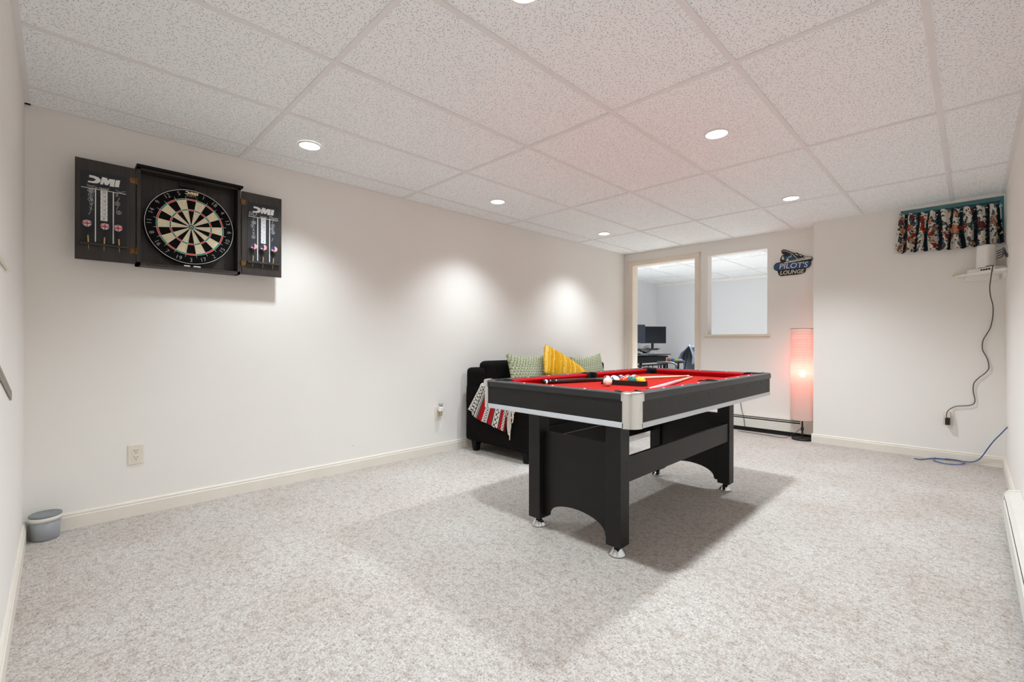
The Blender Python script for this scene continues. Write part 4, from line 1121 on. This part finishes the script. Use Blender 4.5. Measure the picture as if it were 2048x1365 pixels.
for k in range(4):
    zz = SZ+.155-k*.019
    pts = smoothpath([(rxc+.060, ryc-.024-.004*k, zz), (rxc+.085, ryc-.10, zz+.004), (XD-.022, 5.02, zz+.0-.006*(2-k)), (XD-.012, 4.90, 1.66-k*.008), (XD-.007, pq+.012-.008*k, 1.655-k*.008)], 5)
    tag(MB().tube(pts, .0034, 6).build('network_cable', CABLE_DK if k % 2 else simple('navy_cable%d' % k, S(34, 40, 70), .45), None, pts[-1]),
        'dark cable between router and wall plate, %s of four' % ('topmost', 'second from the top', 'third from the top', 'lowest')[k], 'cable', 'cables from the router to the wall plate')
tag(MB().prism([(-.125, 0), (-.06, .004), (-.06, -.010), (-.120, -.012)], lambda u, v, w: Vector((u+.012, YC2-.004-w, SZ+.006+v)), 0, .012).build('wood_scrap', simple('pale_wood', S(226, 208, 150), .6), None, (-.11, YC2-.01, SZ)), 'pale yellow wood scrap at the left tip of the corner shelf', 'wood scrap')
cp = [(1984, 541), (1981, 562), (1979.5, 575), (1981, 592), (1986, 613), (1985.5, 634), (1981, 655), (1974, 668), (1966, 682), (1965, 699), (1971, 711), (1976, 722), (1977.5, 737), (1970, 747), (1958, 756), (1948, 767), (1946.5, 783), (1950, 800), (1947, 808.5), (1935, 812), (1914, 813), (1903, 817), (1895, 823), (1893, 830), (1893, 838)]
pts = []
for i, (a, b) in enumerate(cp):
    yy = YC2-.016
    if i == 0: yy = 5.14
    if i == 1: yy = 5.155
    if i == 2: yy = 5.22
    if i == 3: yy = 5.28
    if i == 4: yy = 5.34
    if i > 21: yy = YC2-.062
    pts.append(atY(a, b, yy))
pts = [Vector((rxc-.005, ryc-.045, SZ+.040)), Vector((pts[0].x+.006, 5.17, SZ+.034)), Vector((pts[0].x+.002, 5.145, SZ+.012))]+pts[1:]
MB().tube(smoothpath(pts, 5), .0036, 7).build('power_cord', CABLE_BR, rt_)
cp = [(1828, 917.5), (1842, 919.5), (1868, 917), (1900, 920), (1926, 923.5), (1944, 924.5), (1957, 920)]
def floor_pt(a, b, z, ymax):
    q = atZ(a, b, z); return q if q.y < ymax else atY(a, b, ymax)
pts = [floor_pt(a, b, .006, YC2-.026) for a, b in cp]
up_ = [(1966, 911), (1976, 897), (1988, 882), (2001, 869), (2016, 855.5)]
up_pts = [atY(a, b, y) for (a, b), y in zip(up_, (5.365, 5.34, 5.26, 5.14, 4.99))]
up_pts[-1].x = min(up_pts[-1].x, XD-.004)
pts2 = [atZ(1957, 921, .02)]+up_pts
lp = [floor_pt(a, b, .009, YC2-.030) for a, b in ((1870, 916), (1866, 919.5), (1874, 924), (1895, 928.5), (1918, 929.5), (1930, 926.5), (1918, 921.5), (1890, 918))]
mb = MB(); mb.tube(smoothpath(pts+pts2[1:], 5), .0042, 7); mb.tube(smoothpath(lp, 5), .004, 7)
tag(mb.build('network_cable', CABLE_BL, None, pts[0]), 'loose blue network cable coiled on the carpet at the right corner', 'cable')

# ================================================================== VALANCE
va = thing('window_valance', ((HX0+HX1)/2, YC2-.03, 1.81), 'flowered valance curtain over the high basement window', 'curtain')
vx0, vx1 = -.455, .172; tl = atY(1801, 430, YC2-.03).z; tr_ = atY(2003, 407, YC2-.03).z
rv = random.Random(21)
flowers = [(rv.random(), rv.random(), rv.uniform(.014, .036), rv.choice([0, 0, 1, 1, 2, 3, 3])) for _ in range(40)]
flowers += [(.07, .42, .050, 1), (.13, .38, .045, 0), (.56, .52, .060, 1), (.63, .48, .050, 0), (.36, .6, .035, 0), (.3, .45, .04, 3), (.82, .5, .05, 3)]
leaves = [(rv.random(), rv.random(), rv.uniform(.004, .012), rv.uniform(0, PI)) for _ in range(260)]
DG, CM = S(20, 38, 44), S(222, 214, 200)
FL = [S(168, 58, 38), S(216, 150, 120), S(206, 214, 222), S(110, 58, 62)]
def vcol(u, v):
    ph = (u*9.0+.12*math.sin(v*3+u*20)) % 1.0
    bg = DG if .66 < ph < .99 else CM
    if abs(ph-.645) < .012 or abs(ph-.69) < .008: bg = CM if bg is DG else DG
    for fx, fy, fr_, k in flowers:
        dx, dy = (u-fx), (v-fy)*.45
        d = math.hypot(dx, dy)
        a = math.atan2(dy, dx)
        if d < fr_*(.82+.18*math.cos(a*7+fx*9))*(1 if bg is CM else .55):
            s_ = .72+.5*mnoise.noise(Vector((u*90, v*40, fx*9)))+.2*(d/fr_)
            return tuple(min(1, c*s_) for c in FL[k][:3])+(1,)
        if d < fr_*1.5 and mnoise.noise(Vector((u*60, v*26, 3.3))) > .12: return S(44, 60, 62)
    k_ = mnoise.noise(Vector((u*17, v*6, 7.7)))
    if k_ > .27 and bg is CM: bg = S(96, 108, 120) if mnoise.noise(Vector((u*60, v*26, 2.2))) > -.05 else S(58, 62, 70)
    elif k_ < -.40 and bg is CM: bg = S(150, 118, 100)
    if mnoise.noise(Vector((u*52, v*22, 1.7))) > .46: return S(52, 54, 56)
    return bg
def vpt(u, v):
    ph = u*9.0*2*PI
    amp = .010+.020*v
    x = vx0+(vx1-vx0)*u+(-.03+.05*u)*v+.004*math.sin(ph*.5+v*2)
    zt_ = tl+(tr_-tl)*u+.008*math.sin(ph+1)+.012*(1 if .16 < u < .34 else 0)*-.6
    zb_ = 1.812-.004+.006*math.sin(u*8)+.003*math.sin(ph)
    y = YC2-.034-amp*math.sin(ph+.8*math.sin(v*2.2+u*5))-.012*v
    return Vector((x, y, zt_+(zb_-zt_)*v))
mb = MB(); mb.grid(300, 90, vpt, 0, vcol); mb.grid(150, 30, lambda u, v: vpt(1-u, v)+Vector((0, .003, 0)), 0, lambda u, v: vcol(1-u, v)); mb.build('cloth', CLOTH, va)
MB().cyl((HX0-.01, YC2-.020, (tl+tr_)/2-.03), (HX1-.01, YC2-.020, (tl+tr_)/2-.03), .005, n=10).build('curtain_rod', WHITE_PL, va)

# ================================================================== SMALL THINGS ON THE LEFT
bc = (XB+.013+.0655, YA+.013+.066)
t = thing('lidded_tub', (bc[0], bc[1], 0), 'small round grey plastic tub in the left corner on the carpet', 'tub')
MB().lathe([(.0005, .002), (.049, .002), (.052, .006), (.058, .100), (.056, .100)], (bc[0], bc[1], 0), 48).build('body', BIN, t)
MB().lathe([(.058, .097), (.0605, .097), (.0612, .115), (.060, .117), (.058, .117)], (bc[0], bc[1], 0), 48).build('rim_band', WHITE_PL, t)
MB().lathe([(.061, .117), (.0622, .120), (.062, .127), (.059, .129), (.055, .1275), (.052, .125), (.0005, .124)], (bc[0], bc[1], 0), 48).build('lid', BIN_L, t)
# perforated strap on the front wall
a, b = Vector((-2.46, YA+.0025, .806)), Vector((-1.75, YA+.0025, .975)); d = (b-a).normalized(); nn = Vector((-d.z, 0, d.x)); mb = MB(); W = .017
K = 16; hl = 14
out = [a+d*W+Vector((0, 0, 0))]
Lr = (b-a).length; step = .045
def sp(u, v, w): return a+d*u+nn*v+Vector((0, w, 0))
cells = int((Lr-.04)/step)
mb.prism([(0.017-.017*math.cos(t_*PI/12), -.017*math.sin(t_*PI/12) if False else .017*math.sin(t_*PI/12)) for t_ in range(-6, 7)][::1], sp, 0, .002)
u0 = .017
for k in range(cells):
    c0 = u0+step*(k+.5); r = .006; m = 12
    sq = [(u0+step*k, -W), (u0+step*(k+1), -W), (u0+step*(k+1), W), (u0+step*k, W)]
    ringo = []
    for i in range(m):
        an = 2*PI*i/m+PI/4*5; cx_, sx_ = math.cos(an), math.sin(an); s_ = 1/max(abs(cx_)/(step/2), abs(sx_)/W); ringo.append((c0+cx_*s_, sx_*s_))
    ringi = [(c0+r*math.cos(2*PI*i/m+PI/4*5), r*math.sin(2*PI*i/m+PI/4*5)) for i in range(m)]
    vs = [sp(u, v, w) for w in (0, .002) for rg in (ringo, ringi) for u, v in rg]
    fs = []
    for i in range(m):
        j = (i+1) % m
        fs += [(2*m+i, 2*m+j, 3*m+j, 3*m+i), (j, i, m+i, m+j), (m+i, m+j, 3*m+j, 3*m+i), (j, i, 2*m+i, 2*m+j)]
    mb.add(vs, fs)
tag(mb.build('perforated_strap', ZINC, None, a), 'slanted grey perforated metal strap screwed to the wall at the left edge', 'metal strap')
mb = MB(); mb.box(-2.26, -1.75, YA+.001, YA+.013, 1.240, 1.258, 0, .003)
o = mb.build('wall_ledge', [TRIM], None, (-2.0, YA, 1.24)); tag(o, 'narrow white ledge on the wall at the left edge of the photo', 'ledge')

# ================================================================== OFFICE THROUGH THE DOORWAY
dk = thing('office_desk', (-4.34, 7.4, 0), 'dark office desk seen through the doorway', 'desk')
MB().box(X2+.02, -4.05, 6.55, 8.22, .715, .745, 0, .004).build('desktop', DESKTOP, dk)
MB().box(-4.09, -4.07, 6.60, 8.17, .63, .715).build('modesty_panel', BLACK_WOOD, dk)
for x in (X2+.07, -4.10):
    for y in (6.6, 8.17): MB().box(x-.02, x+.02, y-.02, y+.02, 0, .715).build('leg', BLACK_WOOD, dk)
mb = MB(); mb.box(-4.10, -4.06, 6.6, 8.17, .575, .60)
for y in (7.2, 7.36, 7.52, 7.68, 7.9): mb.box(-4.088, -4.076, y-.008, y+.008, .30, .58)
mb.build('cross_rail', BLACK_WOOD, dk)
rs = thing('desk_riser', (-4.30, 7.6, .745), 'black standing desk riser on the office desk', 'desk riser')
MB().box(X2+.12, -4.12, 7.0, 7.98, .855, .875, 0, .004).build('top_platform', PLASTIC_BLACK, rs)
MB().box(-4.30, -4.02, 7.05, 8.28, .762, .778, 0, .004).build('keyboard_tray', PLASTIC_BLACK, rs)
mb = MB()
for y in (7.12, 7.85):
    mb.cyl((X2+.2, y, .754), (-4.2, y, .852), .006, n=8); mb.cyl((-4.2, y, .754), (X2+.2, y, .852), .014, n=8)
mb.box(X2+.15, -4.15, 7.05, 7.95, .7475, .753); mb.build('scissor_frame', PLASTIC_BLACK, rs)
tag(MB().box(-4.22, -4.08, 7.35, 7.78, .779, .797, 0, .004).build('keyboard', simple('grey_keys', S(70, 74, 80), .5, nscale=160, var=.5), None, (-4.15, 7.5, .779)), 'keyboard on the tray of the desk riser', 'keyboard')
def monitor(c, w, h, face, label, stand):
    c = Vector(c); f = Vector(face).normalized(); r = Vector((-f.y, f.x, 0)); t = thing('monitor', (c.x, c.y, stand), label, 'monitor')
    fn = lambda p_: c+r*p_.x+f*p_.y+Vector((0, 0, p_.z))
    MB().box(-w/2, w/2, -.03, 0, -h/2, h/2, 0, .006, 2, fn).build('housing', PLASTIC_BLACK, t, weld=True)
    MB().box(-w/2+.008, w/2-.008, 0, .001, -h/2+.02, h/2-.008, 0, 0, 2, fn).build('screen', SCREEN, t)
    mb = MB(); mb.box(-.02, .02, -.06, -.03, stand-c.z+.01, .04, 0, 0, 2, fn); mb.box(-.11, .11, -.12, .06, stand-c.z+.001, stand-c.z+.012, 0, .004, 2, fn); mb.build('stand', PLASTIC_BLACK, t)
mc = ray(1307, 670.3); dd = 8.5; mp = C0+mc*(dd); 
monitor(mp, .50, .315, (.80, -.60, 0), 'dark monitor on the riser in the office, the fully visible one', .876)
mp2 = C0+ray(1268, 668)*8.05
monitor((mp2.x, mp2.y, mp2.z), .50, .33, (.93, -.36, 0), 'monitor half hidden by the left side of the doorway', .876)
t = thing('wire_rack', (-4.42, 8.10, .746), 'grey wire file rack on the office desk behind the monitor', 'rack')
mb = MB()
for k in range(5): mb.cyl((-4.42, 8.00+k*.05, .746), (-4.42, 8.00+k*.05, .95), .004, n=6)
for k in range(5): mb.cyl((-4.42, 7.99, .76+k*.047), (-4.42, 8.21, .76+k*.047), .003, n=6)
mb.build('wires', STEEL, t); MB().box(-4.46, -4.435, 8.0, 8.2, .746, .92).build('papers', PAPERW, t)
# small side table with toy balls
st = thing('side_table', (-4.16, 8.62, 0), 'low black side table at the back wall of the office', 'side table')
MB().box(-4.36, -3.96, 8.48, 8.78, .595, .615, 0, .003).build('top', BLACK_WOOD, st)
for x in (-4.34, -3.98):
    for y in (8.5, 8.76): MB().box(x-.012, x+.012, y-.012, y+.012, 0, .595).build('leg', BLACK_WOOD, st)
for px, col, nm in ((1337.2, S(226, 104, 52), 'orange'), (1344.8, S(40, 130, 204), 'blue'), (1352, S(190, 200, 70), 'yellow-green')):
    q = atY(px, 719, 8.6); o = MB().sphere((q.x, 8.6, .651), .036, 24, 16, 0, lambda d_: col).build('toy_ball', PLAINC, None, (q.x, 8.6, .615))
    tag(o, '%s toy ball behind the office chair' % nm, 'ball', 'toy balls in the office')
# chair
chx, chy = -3.50, 7.45
ch = thing('office_chair', (chx, chy, 0), 'dark office chair with grey blanket on its back, in the doorway', 'office chair')
MB().soft(chx-.26, chx+.24, chy-.25, chy+.25, .44, .53, .035, n=2).build('seat', GREY_MESH, ch)
mb = MB()
def backpt(u, v): return Vector((chx+.20+.08*v+.05*(1-(2*u-1)**2), chy-.26+.52*u, .50+.42*v))
mb.grid(16, 16, backpt); mb.grid(16, 16, lambda u, v: backpt(1-u, v)+Vector((.035, 0, 0)))
mb.build('backrest', GREY_MESH, ch)
for s_ in (-1, 1):
    yy = chy+.29*s_; mb = MB(); mb.tube(smoothpath([(chx+.12, chy+.22*s_, .47), (chx+.12, yy, .52), (chx+.10, yy, .64), (chx-.02, yy, .668), (chx-.22, yy, .66)], 5), .018, 8); mb.build('armrest', PLASTIC_BLACK, ch)
mb = MB(); mb.cyl((chx, chy, .09), (chx, chy, .44), .03, n=14)
for k in range(5):
    a = 2*PI*k/5; mb.cyl((chx, chy, .10), (chx+.28*math.cos(a), chy+.28*math.sin(a), .07), .02, .014, 8)
mb.build('pedestal', PLASTIC_BLACK, ch)
for k in range(5):
    a = 2*PI*k/5; x, y = chx+.28*math.cos(a), chy+.28*math.sin(a); MB().cyl((x-.012, y, .03), (x+.012, y, .03), .03, n=14).build('caster', PLASTIC_BLACK, ch)
def bl(u, v):
    s_ = abs(v-.5)*2; front = v < .5
    w = .03*math.sin(u*9+v*3)+.015*math.sin(u*23)
    drop = (.17+.10*u) if front else .24
    x = chx+.30+(-.05-.11*s_*(1-u) if front else .07)*min(1, s_*1.6)+w*.5
    return Vector((x, chy-.30+.58*u+w*.3, .945-drop*1.25*s_**1.3+.012*math.sin(u*12)))
o = MB().grid(40, 40, bl).build('grey_blanket', GREY_THROW, None, (chx+.26, chy, .7)); sm = o.modifiers.new('s', 'SOLIDIFY'); sm.thickness = .008
tag(o, 'grey knitted blanket thrown over the office chair back', 'blanket')

# ================================================================== WORLD / VIEW
w = bpy.data.worlds.new('world'); scene.world = w; w.use_nodes = True
w.node_tree.nodes['Background'].inputs[0].default_value = (0.03, 0.03, 0.03, 1)
vs_ = scene.view_settings
vs_.view_transform = 'Standard'; vs_.look = 'None'; vs_.gamma = 1.0; vs_.exposure = -0.58; vs_.use_curve_mapping = False
scene.cycles.max_bounces = 14; scene.cycles.diffuse_bounces = 10; scene.cycles.glossy_bounces = 4; scene.cycles.transmission_bounces = 6
scene.cycles.sample_clamp_indirect = 4.0
